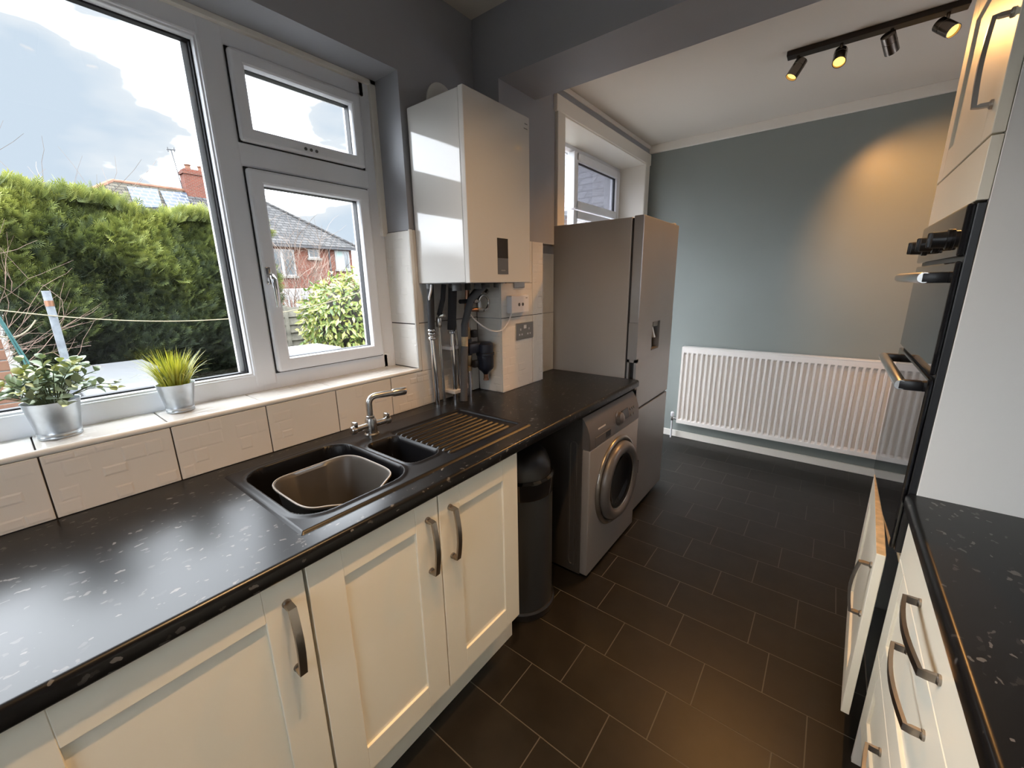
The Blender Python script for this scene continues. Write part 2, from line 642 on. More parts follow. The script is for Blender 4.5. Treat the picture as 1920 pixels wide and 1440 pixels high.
# window wall with two openings
bm = B()
W1 = (-0.80, 1.155, 1.083, 2.254)      # kitchen window opening y0,y1,z0,z1
W2 = (2.37, 3.715, 0.0, 2.425)          # back door opening
PX = -1.438
box(bm, WO, PX, -1.6, W1[0], -0.1, 2.75)
box(bm, WO, PX, W1[0], W1[1], -0.1, W1[2] - 0.012)
box(bm, WO, PX, W1[0], W1[1], W1[3], 2.75)
box(bm, WO, PX, W1[1], W2[0], -0.1, 2.75)
box(bm, WO, PX, W2[0], W2[1], -0.1, W2[2])
box(bm, WO, PX, W2[0], W2[1], W2[3], 2.75)
box(bm, WO, PX, W2[1], YF + 0.2, -0.1, 2.75)
wall_left = struct(obj('wall_left', bm, M['paint']))
struct(obj('wall_far', box(B(), WO, 1.1, YF, YF + 0.2, -0.1, 2.75), M['paint_far']))
bm = B()
box(bm, 0.85, 1.1, -1.6, 2.60, -0.1, 2.75)
box(bm, 0.85, 1.1, 3.30, YF, -0.1, 2.75)
box(bm, 0.85, 1.1, 2.60, 3.30, -0.1, 1.35)
box(bm, 0.85, 1.1, 2.60, 3.30, 2.05, 2.75)
struct(obj('wall_right', bm, M['paint']))
bm = B()
box(bm, WO, -0.45, -1.8, -1.6, -0.1, 2.75)
box(bm, 0.55, 1.1, -1.8, -1.6, -0.1, 2.75)
box(bm, -0.45, 0.55, -1.8, -1.6, 2.20, 2.75)
box(bm, -0.45, 0.55, -1.8, -1.6, -0.1, 1.09)
struct(obj('wall_near', bm, M['paint']))
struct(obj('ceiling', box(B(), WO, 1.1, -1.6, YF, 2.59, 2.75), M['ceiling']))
bm = B()
box(bm, -1.44, 0.86, 1.585, 1.87, 2.325, 2.60)                 # beam
box(bm, -1.44, -1.29, 1.585, 2.05, 1.66, 2.33)                 # pier under it
box(bm, -1.44, -1.276, 1.552, 1.897, 0.80, 1.455)               # boxed-in foot of the pier
box(bm, -1.44, -1.276, 1.589, 1.897, 1.45, 1.665)
box(bm, -1.44, -1.385, 1.89, 2.215, 0.80, 1.665)
wall_part = struct(obj('wall_partition', bm, M['paint']))
bm = B()
box(bm, -1.46, 0.85, YF - 0.022, YF, 2.526, 2.592, 0.004)
struct(obj('trim_1', bm, M['trim']))
bm = B()
box(bm, -1.44, 0.85, YF - 0.016, YF, -0.001, 0.062, 0.004)
struct(obj('baseboard_far', bm, M['trim']))

# wall tiles (children of the wall they are stuck on)
G = 0.0016


trng = random.Random(77)


def tile(parent, x0, x1, y0, y1, z0, z1, m_='tile', name='wall_tile', face='+x'):
    """glazed tile whose face carries little raised rectangles"""
    b_ = box(B(), x0, x1, y0, y1, z0, z1, 0.0012)
    if face == '+x':
        U, Vv, N, f0, (u0, u1, v0_, v1_) = Vector((0, 1, 0)), Vector((0, 0, 1)), Vector((1, 0, 0)), x1, (y0, y1, z0, z1)
    elif face == '-y':
        U, Vv, N, f0, (u0, u1, v0_, v1_) = Vector((1, 0, 0)), Vector((0, 0, 1)), Vector((0, -1, 0)), -y0, (x0, x1, z0, z1)
    else:
        U, Vv, N, f0, (u0, u1, v0_, v1_) = Vector((0, 1, 0)), Vector((1, 0, 0)), Vector((0, 0, 1)), z1, (y0, y1, x0, x1)
    vv = v0_ + 0.004
    while vv < v1_ - 0.012:
        hh = min(trng.choice((0.026, 0.034, 0.042)), v1_ - 0.004 - vv)
        uu = u0 + 0.004 - trng.uniform(0, 0.04)
        while uu < u1 - 0.008:
            ww = trng.choice((0.036, 0.048, 0.060))
            a_, c_ = max(uu, u0 + 0.004), min(uu + ww, u1 - 0.004)
            h_ = trng.choice((0, 0, 0, 0.0006, 0.0011))
            if h_ and c_ - a_ > 0.012 and hh > 0.012:
                q0 = [(a_, vv), (c_, vv), (c_, vv + hh), (a_, vv + hh)]
                e_ = 0.0045
                q1 = [(a_ + e_, vv + e_), (c_ - e_, vv + e_), (c_ - e_, vv + hh - e_), (a_ + e_, vv + hh - e_)]
                lo = [b_.verts.new(U * p_[0] + Vv * p_[1] + N * (f0 + 0.00003)) for p_ in q0]
                hi = [b_.verts.new(U * p_[0] + Vv * p_[1] + N * (f0 + h_)) for p_ in q1]
                fs_ = [b_.faces.new(hi)]
                for k in range(4):
                    fs_.append(b_.faces.new((lo[k], lo[(k + 1) % 4], hi[(k + 1) % 4], hi[k])))
                for f_ in fs_:
                    f_.normal_update()
                if fs_[0].normal.dot(N) < 0:
                    bmesh.ops.reverse_faces(b_, faces=fs_)
            uu += ww
        vv += hh
    return obj(name, b_, M[m_], parent)


joints = [-1.24, -0.992, -0.744, -0.496, -0.244, 0.008, 0.256, 0.506, 0.749, 0.994, 1.24]
obj('grout', box(B(), PX - 0.002, XL - 0.0035, -1.5, 1.553, 0.86, 1.077), M['grout'], wall_left)
obj('grout', box(B(), PX - 0.002, XL - 0.0035, 1.163, 1.589, 1.07, 1.676), M['grout'], wall_left)
for a, b_ in zip(joints, joints[1:]):
    tile(wall_left, XL - 0.008, XL, a + G, min(b_, 1.24) - G, 0.911, 1.072)
tile(wall_left, XL - 0.008, XL, 1.166, 1.24 - G, 1.0735, 1.288 - G)
for (z0, z1, y2) in ((0.911, 1.288, 1.541), (1.288, 1.676, 1.541)):
    if z0 > 1:
        tile(wall_left, XL - 0.008, XL, 1.166, 1.24 - G, z0 + G, z1)
    tile(wall_left, XL - 0.008, XL, 1.24 + G, 1.489 - G, z0 + G, z1 - G)
    tile(wall_left, XL - 0.008, XL, 1.489 + G, y2, z0 + G, z1 - G)
# reveal tiles right of the window
obj('grout', box(B(), -1.62, XL - 0.004, 1.1515, 1.156, 1.085, 1.676), M['grout'], wall_left)
for z0, z1 in ((1.089, 1.285), (1.288, 1.675)):
    tile(wall_left, -1.605, XL - 0.002, 1.147, 1.153, z0, z1 - G, 'tile_side', face='-y')
# tiles on the pier foot
obj('grout', box(B(), -1.2765, -1.2715, 1.5495, 1.899, 0.912, 1.452), M['grout'], wall_part)
obj('grout', box(B(), -1.2765, -1.2715, 1.587, 1.899, 1.45, 1.659), M['grout'], wall_part)
for y0, y1, z0, z1 in ((1.543, 1.803, 0.911, 1.285), (1.543, 1.803, 1.288, 1.453), (1.590, 1.803, 1.4545, 1.66), (1.806, 1.905, 0.911, 1.285), (1.806, 1.905, 1.288, 1.66)):
    tile(wall_part, -1.276, -1.268, y0, y1, z0, z1)
for z0, z1 in ((0.911, 1.285), (1.288, 1.453)):
    tile(wall_part, -1.43, -1.277, 1.543, 1.551, z0, z1, 'tile_side', face='-y')
for z0, z1 in ((0.911, 1.272), (1.275, 1.62)):
    tile(wall_part, -1.385, -1.377, 1.907, 2.188, z0, z1)

# tiled window sill
sill = struct(obj('trim_2', box(B(), -1.66, XL - 0.003, W1[0] - 0.002, 1.157, 1.066, 1.0785), M['grout']))
for a, b_ in zip(joints[1:], joints[2:]):
    a = max(a, -0.797)
    b2 = min(b_, 1.147)
    if b2 - a > 0.02:
        tile(sill, -1.612, XL - 0.006, a + G, b2 - G, 1.0785, 1.0865, 'tile', 'sill_tile', '+z')
bm = B()
tube(bm, [(XL - 0.006, -0.8, 1.0805), (XL - 0.006, 1.158, 1.0805)], 0.0085, 10)
obj('edge_trim', bm, M['edge_trim'], sill, True)
bm = B()
box(bm, XL - 0.008, XL + 0.002, 1.147, 1.1655, 1.076, 1.678, 0.003)
obj('edge_trim', bm, M['edge_trim'], sill, True)

# ------------------------------------------------------------------ kitchen window
FX = -1.60      # room face of the frame
win = struct(obj('window_1', box(B(), FX - 0.065, FX - 0.05, 0.52, 0.60, 1.10, 2.24), M['upvc']))


def bars(y0, y1, z0, z1, w, x0, x1, bev=0.006, ws=None):
    """rectangular frame made of four mitre-like members, one mesh"""
    b_ = B()
    wl, wr, wb, wt = ws or (w, w, w, w)
    box(b_, x0, x1, y0, y0 + wl, z0, z1, bev, 2)
    box(b_, x0, x1, y1 - wr, y1, z0, z1, bev, 2)
    box(b_, x0, x1, y0 + wl * .6, y1 - wr * .6, z0, z0 + wb, bev, 2)
    box(b_, x0, x1, y0 + wl * .6, y1 - wr * .6, z1 - wt, z1, bev, 2)
    return b_


obj('window_frame', bars(-0.80, 1.150, 1.083, 2.254, 0.068, FX - 0.07, FX, ws=(0.07, 0.067, 0.066, 0.07)), M['upvc'], win)
b_ = B()
box(b_, FX - 0.07, FX + 0.002, 0.546, 0.622, 1.10, 2.24, 0.008, 2)
obj('mullion', b_, M['upvc'], win)
b_ = B()
box(b_, FX - 0.07, FX + 0.001, 0.60, 1.10, 1.842, 1.922, 0.008, 2)
obj('transom', b_, M['upvc'], win)
# slim bead round the big fixed pane
obj('glazing_bead', bars(-0.735, 0.553, 1.143, 2.19, 0.012, FX - 0.05, FX - 0.006, 0.003), M['upvc'], win)
obj('gasket', bars(-0.724, 0.543, 1.153, 2.180, 0.007, FX - 0.052, FX - 0.030, 0), M['seal'], win)
obj('pane', box(B(), FX - 0.05, FX - 0.044, -0.72, 0.54, 1.155, 2.178), M['glass'], win)


def sash(name, y0, y1, z0, z1, w):
    s = obj(name, bars(y0, y1, z0, z1, w, FX - 0.05, FX + 0.022, 0.009), M['upvc'], win)
    obj('gasket', bars(y0 + w - 0.006, y1 - w + 0.006, z0 + w - 0.006, z1 - w + 0.006, 0.008, FX - 0.03, FX - 0.004, 0), M['seal'], s)
    obj('gasket', bars(y0 - 0.004, y1 + 0.004, z0 - 0.004, z1 + 0.004, 0.006, FX - 0.005, FX + 0.004, 0), M['seal'], s)
    obj('pane', box(B(), FX - 0.02, FX - 0.015, y0 + w - 0.004, y1 - w + 0.004, z0 + w - 0.004, z1 - w + 0.004), M['glass'], s)
    return s


ts = sash('top_sash', 0.622, 1.076, 1.918, 2.180, 0.042)
cs = sash('casement_sash', 0.622, 1.076, 1.147, 1.838, 0.048)
for yy in (0.829, 0.849, 0.869):
    obj('vent_plug', lathe(B(), [(0.0055, 0), (0.0055, 0.003), (0.003, 0.0045)], (FX + 0.021, yy, 1.936), (1, 0, 0), 12), M['grey_plastic'], ts)
b_ = B()
box(b_, FX + 0.02, FX + 0.030, 0.626, 0.646, 1.462, 1.522, 0.004, 2)
tube(b_, [(FX + 0.026, 0.636, 1.492), (FX + 0.050, 0.636, 1.490), (FX + 0.060, 0.637, 1.478), (FX + 0.056, 0.640, 1.44), (FX + 0.048, 0.642, 1.385)], [.009, .009, .010, .008, .006], 10)
obj('handle', b_, M['chrome'], cs, True)
# plaster strip between frame and reveal
b_ = B()
box(b_, FX - 0.01, FX + 0.016, 1.128, 1.157, 1.66, 2.256, 0.003)
box(b_, FX - 0.01, FX + 0.016, -0.80, 1.157, 2.236, 2.256, 0.003)
obj('cover_strip', b_, M['trim'], win)

# ------------------------------------------------------------------ unseen window added behind the viewer for fill daylight
bm = B()
for ya, yb in ((-0.45, 0.05), (0.05, 0.55)):
    box(bm, ya, ya + 0.06, -1.72, -1.66, 1.09, 2.20, 0.004)
    box(bm, yb - 0.06, yb, -1.72, -1.66, 1.09, 2.20, 0.004)
    box(bm, ya + 0.06, yb - 0.06, -1.72, -1.66, 1.09, 1.15, 0.004)
    box(bm, ya + 0.06, yb - 0.06, -1.72, -1.66, 2.14, 2.20, 0.004)
gd = struct(obj('added_window_2', bm, M['upvc']))
for ya, yb in ((-0.45, 0.05), (0.05, 0.55)):
    obj('pane', box(B(), ya + 0.055, yb - 0.055, -1.695, -1.689, 1.145, 2.145), M['glass'], gd)

# ------------------------------------------------------------------ added window, out of view behind the oven unit, brightening the far end
bm = B()
box(bm, 0.98, 1.04, 2.60, 2.66, 1.35, 2.05, 0.004)
box(bm, 0.98, 1.04, 3.24, 3.30, 1.35, 2.05, 0.004)
box(bm, 0.98, 1.04, 2.66, 3.24, 1.35, 1.41, 0.004)
box(bm, 0.98, 1.04, 2.66, 3.24, 1.99, 2.05, 0.004)
gd = struct(obj('added_window_3', bm, M['upvc']))
obj('pane', box(B(), 1.005, 1.011, 2.655, 3.245, 1.405, 1.995), M['obscure'], gd)

# ------------------------------------------------------------------ frosted back door with architrave
win2 = struct(obj('door_1', bars(2.37, 3.715, 0.0, 2.425, 0.09, -1.72, -1.65, 0.006, (0.24, 0.05, 0.06, 0.035)), M['upvc']))
b_ = B()
box(b_, -1.655, PX + 0.02, 2.362, 2.374, 0.0, 2.43, 0.002)
box(b_, -1.655, PX + 0.02, 3.705, 3.716, 0.0, 2.43, 0.002)
box(b_, -1.655, PX + 0.02, 2.365, 3.715, 2.416, 2.428, 0.002)
box(b_, -1.655, PX + 0.02, 2.375, 3.704, -0.02, 0.004, 0.002)
obj('reveal_lining', b_, M['trim'], win2)
b_ = B()
box(b_, PX - 0.002, PX + 0.024, 2.285, 2.372, 0.0, 2.43, 0.006, 2)
box(b_, PX - 0.002, PX + 0.024, 3.706, 3.80, 0.0, 2.43, 0.006, 2)
box(b_, PX - 0.002, PX + 0.026, 2.27, 3.815, 2.424, 2.512, 0.006, 2)
box(b_, PX - 0.002, PX + 0.010, 2.06, 3.83, 2.560, 2.589, 0.003)
obj('architrave', b_, M['trim'], win2)
obj('gasket', box(B(), -1.652, -1.648, 2.60, 2.606, 0.06, 2.39), M['seal'], win2)
s2 = obj('fanlight', bars(2.87, 3.68, 1.995, 2.385, 0.06, -1.69, -1.632, 0.006), M['upvc'], win2)
obj('gasket', bars(2.924, 3.626, 2.049, 2.331, 0.008, -1.675, -1.652, 0), M['seal'], s2)
obj('pane', box(B(), -1.672, -1.666, 2.925, 3.625, 2.05, 2.33), M['obscure_grey'], s2)
b_ = bars(2.87, 3.68, 0.06, 1.985, 0.06, -1.69, -1.632, 0.006)
s3 = obj('door_leaf', b_, M['upvc'], win2)
obj('pane', box(B(), -1.672, -1.666, 2.925, 3.625, 0.11, 1.93), M['obscure'], s3)
obj('pane', box(B(), -1.69, -1.684, 2.60, 2.875, 0.06, 2.39), M['glass'], win2)

# ------------------------------------------------------------------ worktops
def nosed(bm, xb, xf, y0, y1, z0=0.872, z1=0.91, r=0.012):
    """flat slab whose edge at xf is rounded top and bottom; xb is the square back"""
    s = 1 if xf > xb else -1
    pts = [(xb, z0), (xb, z1)]
    for k in range(7):
        a = PI / 2 * k / 6
        pts.append((xf - s * r + s * r * math.sin(a), z1 - r + r * math.cos(a)))
    for k in range(4):
        a = PI / 2 * k / 3
        pts.append((xf - s * .006 + s * .006 * math.cos(a), z0 + .006 - .006 * math.sin(a)))
    # polygon lies in x,z and is pushed along y
    v0 = [bm.verts.new((p[0], y0, p[1])) for p in pts]
    v1 = [bm.verts.new((p[0], y1, p[1])) for p in pts]
    n = len(pts)
    for i in range(n):
        bm.faces.new((v0[i], v0[(i + 1) % n], v1[(i + 1) % n], v1[i]))
    bm.faces.new(v0)
    bm.faces.new(v1[::-1])
    bmesh.ops.recalc_face_normals(bm, faces=bm.faces)
    return bm


SY0, SY1, SX0, SX1 = 0.335, 1.228, -1.352, -0.870     # sink outline
bm = B()
nosed(bm, XL + 0.0005, -0.806, -1.5, SY0 + 0.02)
nosed(bm, XL + 0.0005, -0.806, SY1 - 0.02, 1.541)
nosed(bm, -1.267, -0.806, 1.541, 1.906)
nosed(bm, -1.376, -0.806, 1.906, 2.189)
nosed(bm, SX1 - 0.02, -0.806, SY0 + 0.02, SY1 - 0.02)
box(bm, XL + 0.0005, SX0 + 0.02, SY0 + 0.02, SY1 - 0.02, 0.872, 0.91)
tag(obj('worktop', bm, M['laminate'], None, True, base=(-1.1, 0.3, 0.872)), 'long black flecked laminate worktop under the window, holding the sink', 'worktop')
bm = B()
nosed(bm, 0.849, 0.213, -1.5, 1.362)
tag(obj('worktop', bm, M['laminate'], None, True, base=(0.5, 0.3, 0.872)), 'black flecked worktop beside the tall oven unit, above the drawers', 'worktop')


# ------------------------------------------------------------------ cabinets
def shaker(x, y0, y1, z0, z1, s, rail=0.082, t=0.020, depth=0.0075):
    """shaker front in the plane x, facing direction s along x (s=+1 faces +x)"""
    b_ = B()
    f, bk = x, x - s * t
    box(b_, bk, f, y0, y0 + rail, z0, z1, 0.0012)
    box(b_, bk, f, y1 - rail, y1, z0, z1, 0.0012)
    box(b_, bk, f, y0 + rail, y1 - rail, z0, z0 + rail, 0.0012)
    box(b_, bk, f, y0 + rail, y1 - rail, z1 - rail, z1, 0.0012)
    box(b_, bk, f - s * depth, y0 + rail - .004, y1 - rail + .004, z0 + rail - .004, z1 - rail + .004)
    return b_


def bow_handle(a, b, out, wdir, w=0.014, t=0.007, h=0.026, bow=0.010):
    """bow handle between the feet a and b on a door face; out = direction away from it"""
    a, b, out = Vector(a), Vector(b), Vector(out)
    bm_ = B()
    pts = [a - out * 0.001, a + out * h * 0.7]
    for k in range(9):
        u = k / 8
        pts.append(a.lerp(b, u) + out * (h + bow * math.sin(PI * u)))
    pts += [b + out * h * 0.7, b - out * 0.001]
    ribbon(bm_, pts, wdir, w, t)
    d = (b - a).normalized()
    for q in (a, b):
        lathe(bm_, [(0.0095, 0), (0.0095, 0.004), (0.007, 0.006)], q, out, 14)
    bmesh.ops.recalc_face_normals(bm_, faces=bm_.faces)
    return bm_


def carcass(x0, x1, y0, y1, z0, z1, t=0.018):
    b_ = B()
    box(b_, x0, x1, y0, y0 + t, z0, z1)
    box(b_, x0, x1, y1 - t, y1, z0, z1)
    box(b_, x0, x1, y0 + t, y1 - t, z0, z0 + t)
    box(b_, x0, x1, y0 + t, y1 - t, z1 - t, z1)
    xb = x0 if abs(x0) > abs(x1) else x1
    xi = xb + (0.012 if xb < 0 else -0.012)
    box(b_, xb, xi, y0 + t, y1 - t, z0 + t, z1 - t)
    return b_


DF = -0.823
ZD0, ZD1 = 0.168, 0.868


def base_cab(y0, y1, doors, label, handle_side):
    t = thing('base_cabinet', label, 'cabinet', (-1.1, (y0 + y1) / 2, 0.15))
    b_ = B()
    x0, x1, tt = -1.40, DF - 0.0215, 0.018
    for ya, yb in ((y0, y0 + tt), (y1 - tt, y1)):
        box(b_, x0, x1, ya, yb, 0.15, 0.8715)
    box(b_, x0, x1, y0 + tt, y1 - tt, 0.15, 0.168)
    box(b_, x0, x0 + 0.012, y0 + tt, y1 - tt, 0.168, 0.8715)
    box(b_, x1 - 0.06, x1, y0 + tt, y1 - tt, 0.853, 0.8715)
    obj('carcass', b_, M['white_mfc'], t)
    for (a, b2), hs in zip(doors, handle_side):
        d = obj('door', shaker(DF, a, b2, ZD0, ZD1, 1), M['cream'], t)
        yh = (a + 0.042) if hs < 0 else (b2 - 0.040)
        obj('handle', bow_handle((DF, yh, 0.806), (DF, yh, 0.640), (1, 0, 0), (0, 1, 0), 0.016, 0.007), M['nickel_dark'], d, True)
    return t


base_cab(0.3115, 1.0715, [(0.314, 0.690), (0.694, 1.070)], 'ivory two-door base cabinet under the black sink', (1, -1))
base_cab(-0.146, 0.309, [(-0.144, 0.307)], 'ivory single-door base cabinet at bottom left, left of the sink cabinet', (1,))
bm = B()
box(bm, -0.905, -0.888, -1.5, 1.103, 0.001, 0.149, 0.0015)
tag(obj('plinth', bm, M['cream'], base=(-0.9, 0.2, 0)), 'long ivory kick board under the sink-side base cabinets', 'plinth')

# right hand drawers
RX = 0.230
t = thing('drawer_cabinet', 'ivory three-drawer cabinet at the right, under the black worktop', 'cabinet', (0.5, 0.96, 0.15))
obj('carcass', carcass(RX + 0.0215, 0.83, 0.562, 1.360, 0.15, 0.8715), M['white_mfc'], t)


def slab_drawer(z0, z1, plain):
    if plain:
        b_ = B()
        box(b_, RX, RX + 0.02, 0.564, 1.358, z0, z1, 0.0012)
    else:
        b_ = shaker(RX, 0.564, 1.358, z0, z1, -1, 0.075)
    return b_


for z0, z1, plain, zh in ((0.728, 0.866, True, 0.783), (0.431, 0.725, False, 0.660), (0.168, 0.428, False, 0.365)):
    d = obj('drawer', slab_drawer(z0, z1, plain), M['cream'], t)
    obj('handle', bow_handle((RX, 1.086, zh), (RX, 0.872, zh), (-1, 0, 0), (0, 0, 1), 0.016, 0.007), M['nickel_dark'], d, True)
bm = B()
box(bm, 0.285, 0.300, -1.5, 1.36, 0.001, 0.149, 0.0015)
tag(obj('plinth', bm, M['cream'], base=(0.29, 0, 0)), 'ivory kick board under the drawers on the right', 'plinth')
t = thing('base_cabinet', 'ivory base cabinet nearer the viewer than the three drawers', 'cabinet', (0.5, 0.26, 0.15))
obj('carcass', carcass(RX + 0.0215, 0.83, -0.04, 0.559, 0.15, 0.8715), M['white_mfc'], t)
d = obj('door', shaker(RX, -0.038, 0.558, ZD0, ZD1, -1), M['cream'], t)

# tall oven housing
TY0, TY1 = 1.363, 1.972
TX = 0.2335
tall = thing('tall_oven_unit', 'tall ivory and white oven housing cupboard standing at the right edge', 'cabinet', (0.53, 1.67, 0))
b_ = B()
box(b_, TX, 0.849, TY0, TY0 + 0.018, 0.0, 2.235, 0.001)
obj('side_panel', b_, M['white_mfc'], tall, label='wide white end panel facing the viewer')
b_ = B()
box(b_, TX, 0.849, TY1 - 0.018, TY1, 0.0, 2.235, 0.001)
box(b_, TX, 0.849, TY0 + 0.018, TY1 - 0.018, 2.217, 2.235)
box(b_, TX, 0.849, TY0 + 0.018, TY1 - 0.018, 1.715, 1.733)
box(b_, TX + .02, 0.849, TY0 + 0.018, TY1 - 0.018, 0.70, 0.718)
box(b_, TX + .02, 0.849, TY0 + 0.018, TY1 - 0.018, 0.15, 0.168)
box(b_, 0.837, 0.849, TY0 + 0.018, TY1 - 0.018, 0.168, 2.217)
obj('carcass', b_, M['white_mfc'], tall)
b_ = B()
box(b_, 0.2135, 0.2325, TY0 + 0.001, TY1 - 0.001, 1.608, 1.7335, 0.001)
obj('filler_panel', b_, M['cream'], tall)
d = obj('upper_door', shaker(0.2125, TY0 + 0.001, TY1 - 0.001, 1.7375, 2.232, -1), M['cream'], tall)
obj('handle', bow_handle((0.2125, 1.415, 1.972), (0.2125, 1.415, 1.806), (-1, 0, 0), (0, 1, 0), 0.013, 0.008, 0.028, 0.004), M['nickel'], d, True)
# lower door, a little ajar (hinged on the far side)
b_ = shaker(0.2125, TY0 + 0.001, TY1 - 0.001, 0.163, 0.716, -1)
hb = bow_handle((0.2125, TY0 + 0.042, 0.655), (0.2125, TY0 + 0.042, 0.489), (-1, 0, 0), (0, 1, 0), 0.014, 0.007)
eb = box(B(), 0.2127, 0.2323, TY0 + 0.004, TY1 - 0.004, 0.7160, 0.7168)
for q in (b_, hb, eb):
    bmesh.ops.rotate(q, cent=(0.2125, TY1, 0), matrix=Matrix.Rotation(R(-2.6), 3, 'Z'), verts=q.verts)
d = obj('lower_door', b_, M['cream'], tall, label='lower door standing slightly ajar')
obj('handle', hb, M['nickel_dark'], d, True)
obj('top_edge', eb, M['raw_edge'], d, label='bare wood-coloured top edge')
obj('shelf_edge', box(B(), TX, TX + 0.018, TY0 + 0.02, TY1 - 0.02, 0.700, 0.717), M['raw_edge'], tall)
obj('plinth_board', box(B(), 0.285, 0.30, TY0 + 0.018, TY1 - 0.018, 0.001, 0.149), M['cream'], tall)

# double oven in the housing
OX = 0.206
oven = thing('double_oven', 'black glass double oven built into the tall unit, two steel bar handles', 'oven', (0.45, 1.667, 0.73))
OY0, OY1 = TY0 + 0.005, TY1 - 0.006
b_ = B()
box(b_, 0.2335, 0.78, TY0 + 0.021, TY1 - 0.021, 0.735, 1.595)
box(b_, 0.218, 0.2335, OY0, OY1, 0.735, 1.604, 0.002)
obj('oven_body', b_, M['black'], oven)
b_ = B()
box(b_, OX - 0.002, 0.218, OY0, OY1, 1.492, 1.604, 0.005, 2)
obj('control_panel', b_, M['black_gloss'], oven)
for yk in (1.485, 1.667, 1.85):
    b_ = B()
    lathe(b_, [(0.024, 0), (0.024, 0.006), (0.020, 0.008), (0.019, 0.032), (0.016, 0.034)], (OX - 0.002, yk, 1.537), (-1, 0, 0), 24)
    box(b_, OX - 0.042, OX - 0.012, yk - 0.005, yk + 0.005, 1.519, 1.555, 0.002)
    obj('knob', b_, M['black'], oven, True)


def oven_door(z0, z1, zh):
    b_ = B()
    box(b_, OX, 0.217, OY0 + 0.001, OY1 - 0.001, z0, z1, 0.004, 2)
    d_ = obj('oven_door', b_, M['black_gloss'], oven)
    xh = 0.166
    b_ = B()
    lathe(b_, [(0.0125, 0), (0.0135, 0.003), (0.0135, 0.497), (0.0125, 0.50)], (xh, 1.417, zh), (0, 1, 0), 20)
    obj('handle', b_, M['satin_chrome'], d_, True)
    for yb in (1.428, 1.906):
        b_ = B()
        box(b_, xh - 0.006, OX + 0.002, yb - 0.0115, yb + 0.0115, zh - 0.013, zh + 0.013, 0.004, 2)
        obj('handle_arm', b_, M['black'], d_, True)
    return d_


oven_door(1.218, 1.482, 1.447)
oven_door(0.742, 1.208, 1.179)

# ------------------------------------------------------------------ sink, tap and bowl
NY, NX = 300, 162
ys = np.linspace(SY0, SY1, NY)
xs = np.linspace(SX0, SX1, NX)
YY, XX = np.meshgrid(ys, xs, indexing='ij')


def sdf(cx, cyy, hx, hy, r):
    qx = np.abs(XX - cx) - (hx - r)
    qy = np.abs(YY - cyy) - (hy - r)
    return np.hypot(np.maximum(qx, 0), np.maximum(qy, 0)) + np.minimum(np.maximum(qx, qy), 0) - r


def sst(a, b, x):
    u = np.clip((x - a) / (b - a), 0, 1)
    return u * u * (3 - 2 * u)


Z = np.full_like(XX, 0.9165)
edge = np.minimum(np.minimum(XX - SX0, SX1 - XX), np.minimum(YY - SY0, SY1 - YY))
Z -= 0.0065 * (1 - sst(0, 0.007, edge))
main = sdf(-1.110, 0.522, 0.200, 0.160, 0.075)
half = sdf(-1.078, 0.770, 0.126, 0.062, 0.035)
rim = np.minimum(main, half)
Z += 0.004 * sst(0.018, 0.004, rim)
Z -= 0.165 * sst(0.002, -0.012, main) + 0.012 * sst(-0.012, -0.15, main)
Z -= 0.115 * sst(0.002, -0.010, half)
dr = sdf(-1.078, 1.022, 0.172, 0.185, 0.02)
ind = sst(0.0, -0.008, dr)
Z -= 0.006 * ind
ridge = sst(0.30, 0.85, 0.5 + 0.5 * np.cos(2 * PI * (XX + 1.078) / 0.0285))
lng = sst(0.842, 0.856, YY) * sst(1.178, 1.16, YY) * sst(0.150, 0.142, np.abs(XX + 1.078))
Z += 0.0075 * ridge * lng * ind
verts = np.stack([XX, YY, Z], -1).reshape(-1, 3)
idx = np.arange(NY * NX).reshape(NY, NX)
faces = np.stack([idx[:-1, :-1], idx[:-1, 1:], idx[1:, 1:], idx[1:, :-1]], -1).reshape(-1, 4)[:, ::-1].tolist()
sk = thing('kitchen_sink', 'black composite one-and-a-half bowl sink with ribbed drainer', 'sink', (-1.11, 0.78, 0.91))
o = obj('sink_body', (verts, [tuple(f) for f in faces]), M['sink'], sk, 'all')
b_ = B()
lathe(b_, [(0.036, 0), (0.036, 0.002), (0.026, 0.003), (0.022, 0.0005)], (-1.11, 0.52, 0.7425), (0, 0, 1), 24)
obj('waste', b_, M['chrome'], sk, True)
b_ = B()
lathe(b_, [(0.030, 0), (0.030, 0.002), (0.02, 0.003), (0.018, 0.0005)], (-1.078, 0.77, 0.8065), (0, 0, 1), 24)
obj('waste', b_, M['chrome'], sk, True)

# washing-up bowl with dipped lips
tub = thing('washing_up_bowl', 'grey-brown plastic washing-up bowl standing in the main sink bowl', 'bowl', (-1.075, 0.52, 0.745))


def rr_ring(cx, cyy, hx, hy, r, z, n=72, wav=0.0, zw=0.0):
    out = []
    for k in range(n):
        a = 2 * PI * k / n
        e = 2 / 4.2
        ca, sa = math.cos(a), math.sin(a)
        x = hx * abs(ca) ** e * (1 if ca > 0 else -1)
        y = hy * abs(sa) ** e * (1 if sa > 0 else -1)
        # lip flares where the hands go, in the middle of the two x sides
        g = math.exp(-(y / (hy * 0.55)) ** 4) * (abs(ca) > 0.5)
        x += (1 if ca > 0 else -1) * wav * g
        out.append(Vector((cx + x, cyy + y, z - zw * g)))
    return out


def loft(rings, cap=True):
    b_ = B()
    vr = [[b_.verts.new(p) for p in r_] for r_ in rings]
    n = len(vr[0])
    for a, c in zip(vr, vr[1:]):
        for k in range(n):
            b_.faces.new((a[k], a[(k + 1) % n], c[(k + 1) % n], c[k]))
    if cap:
        b_.faces.new(vr[0][::-1])
        b_.faces.new(vr[-1])
    bmesh.ops.recalc_face_normals(b_, faces=b_.faces)
    return b_


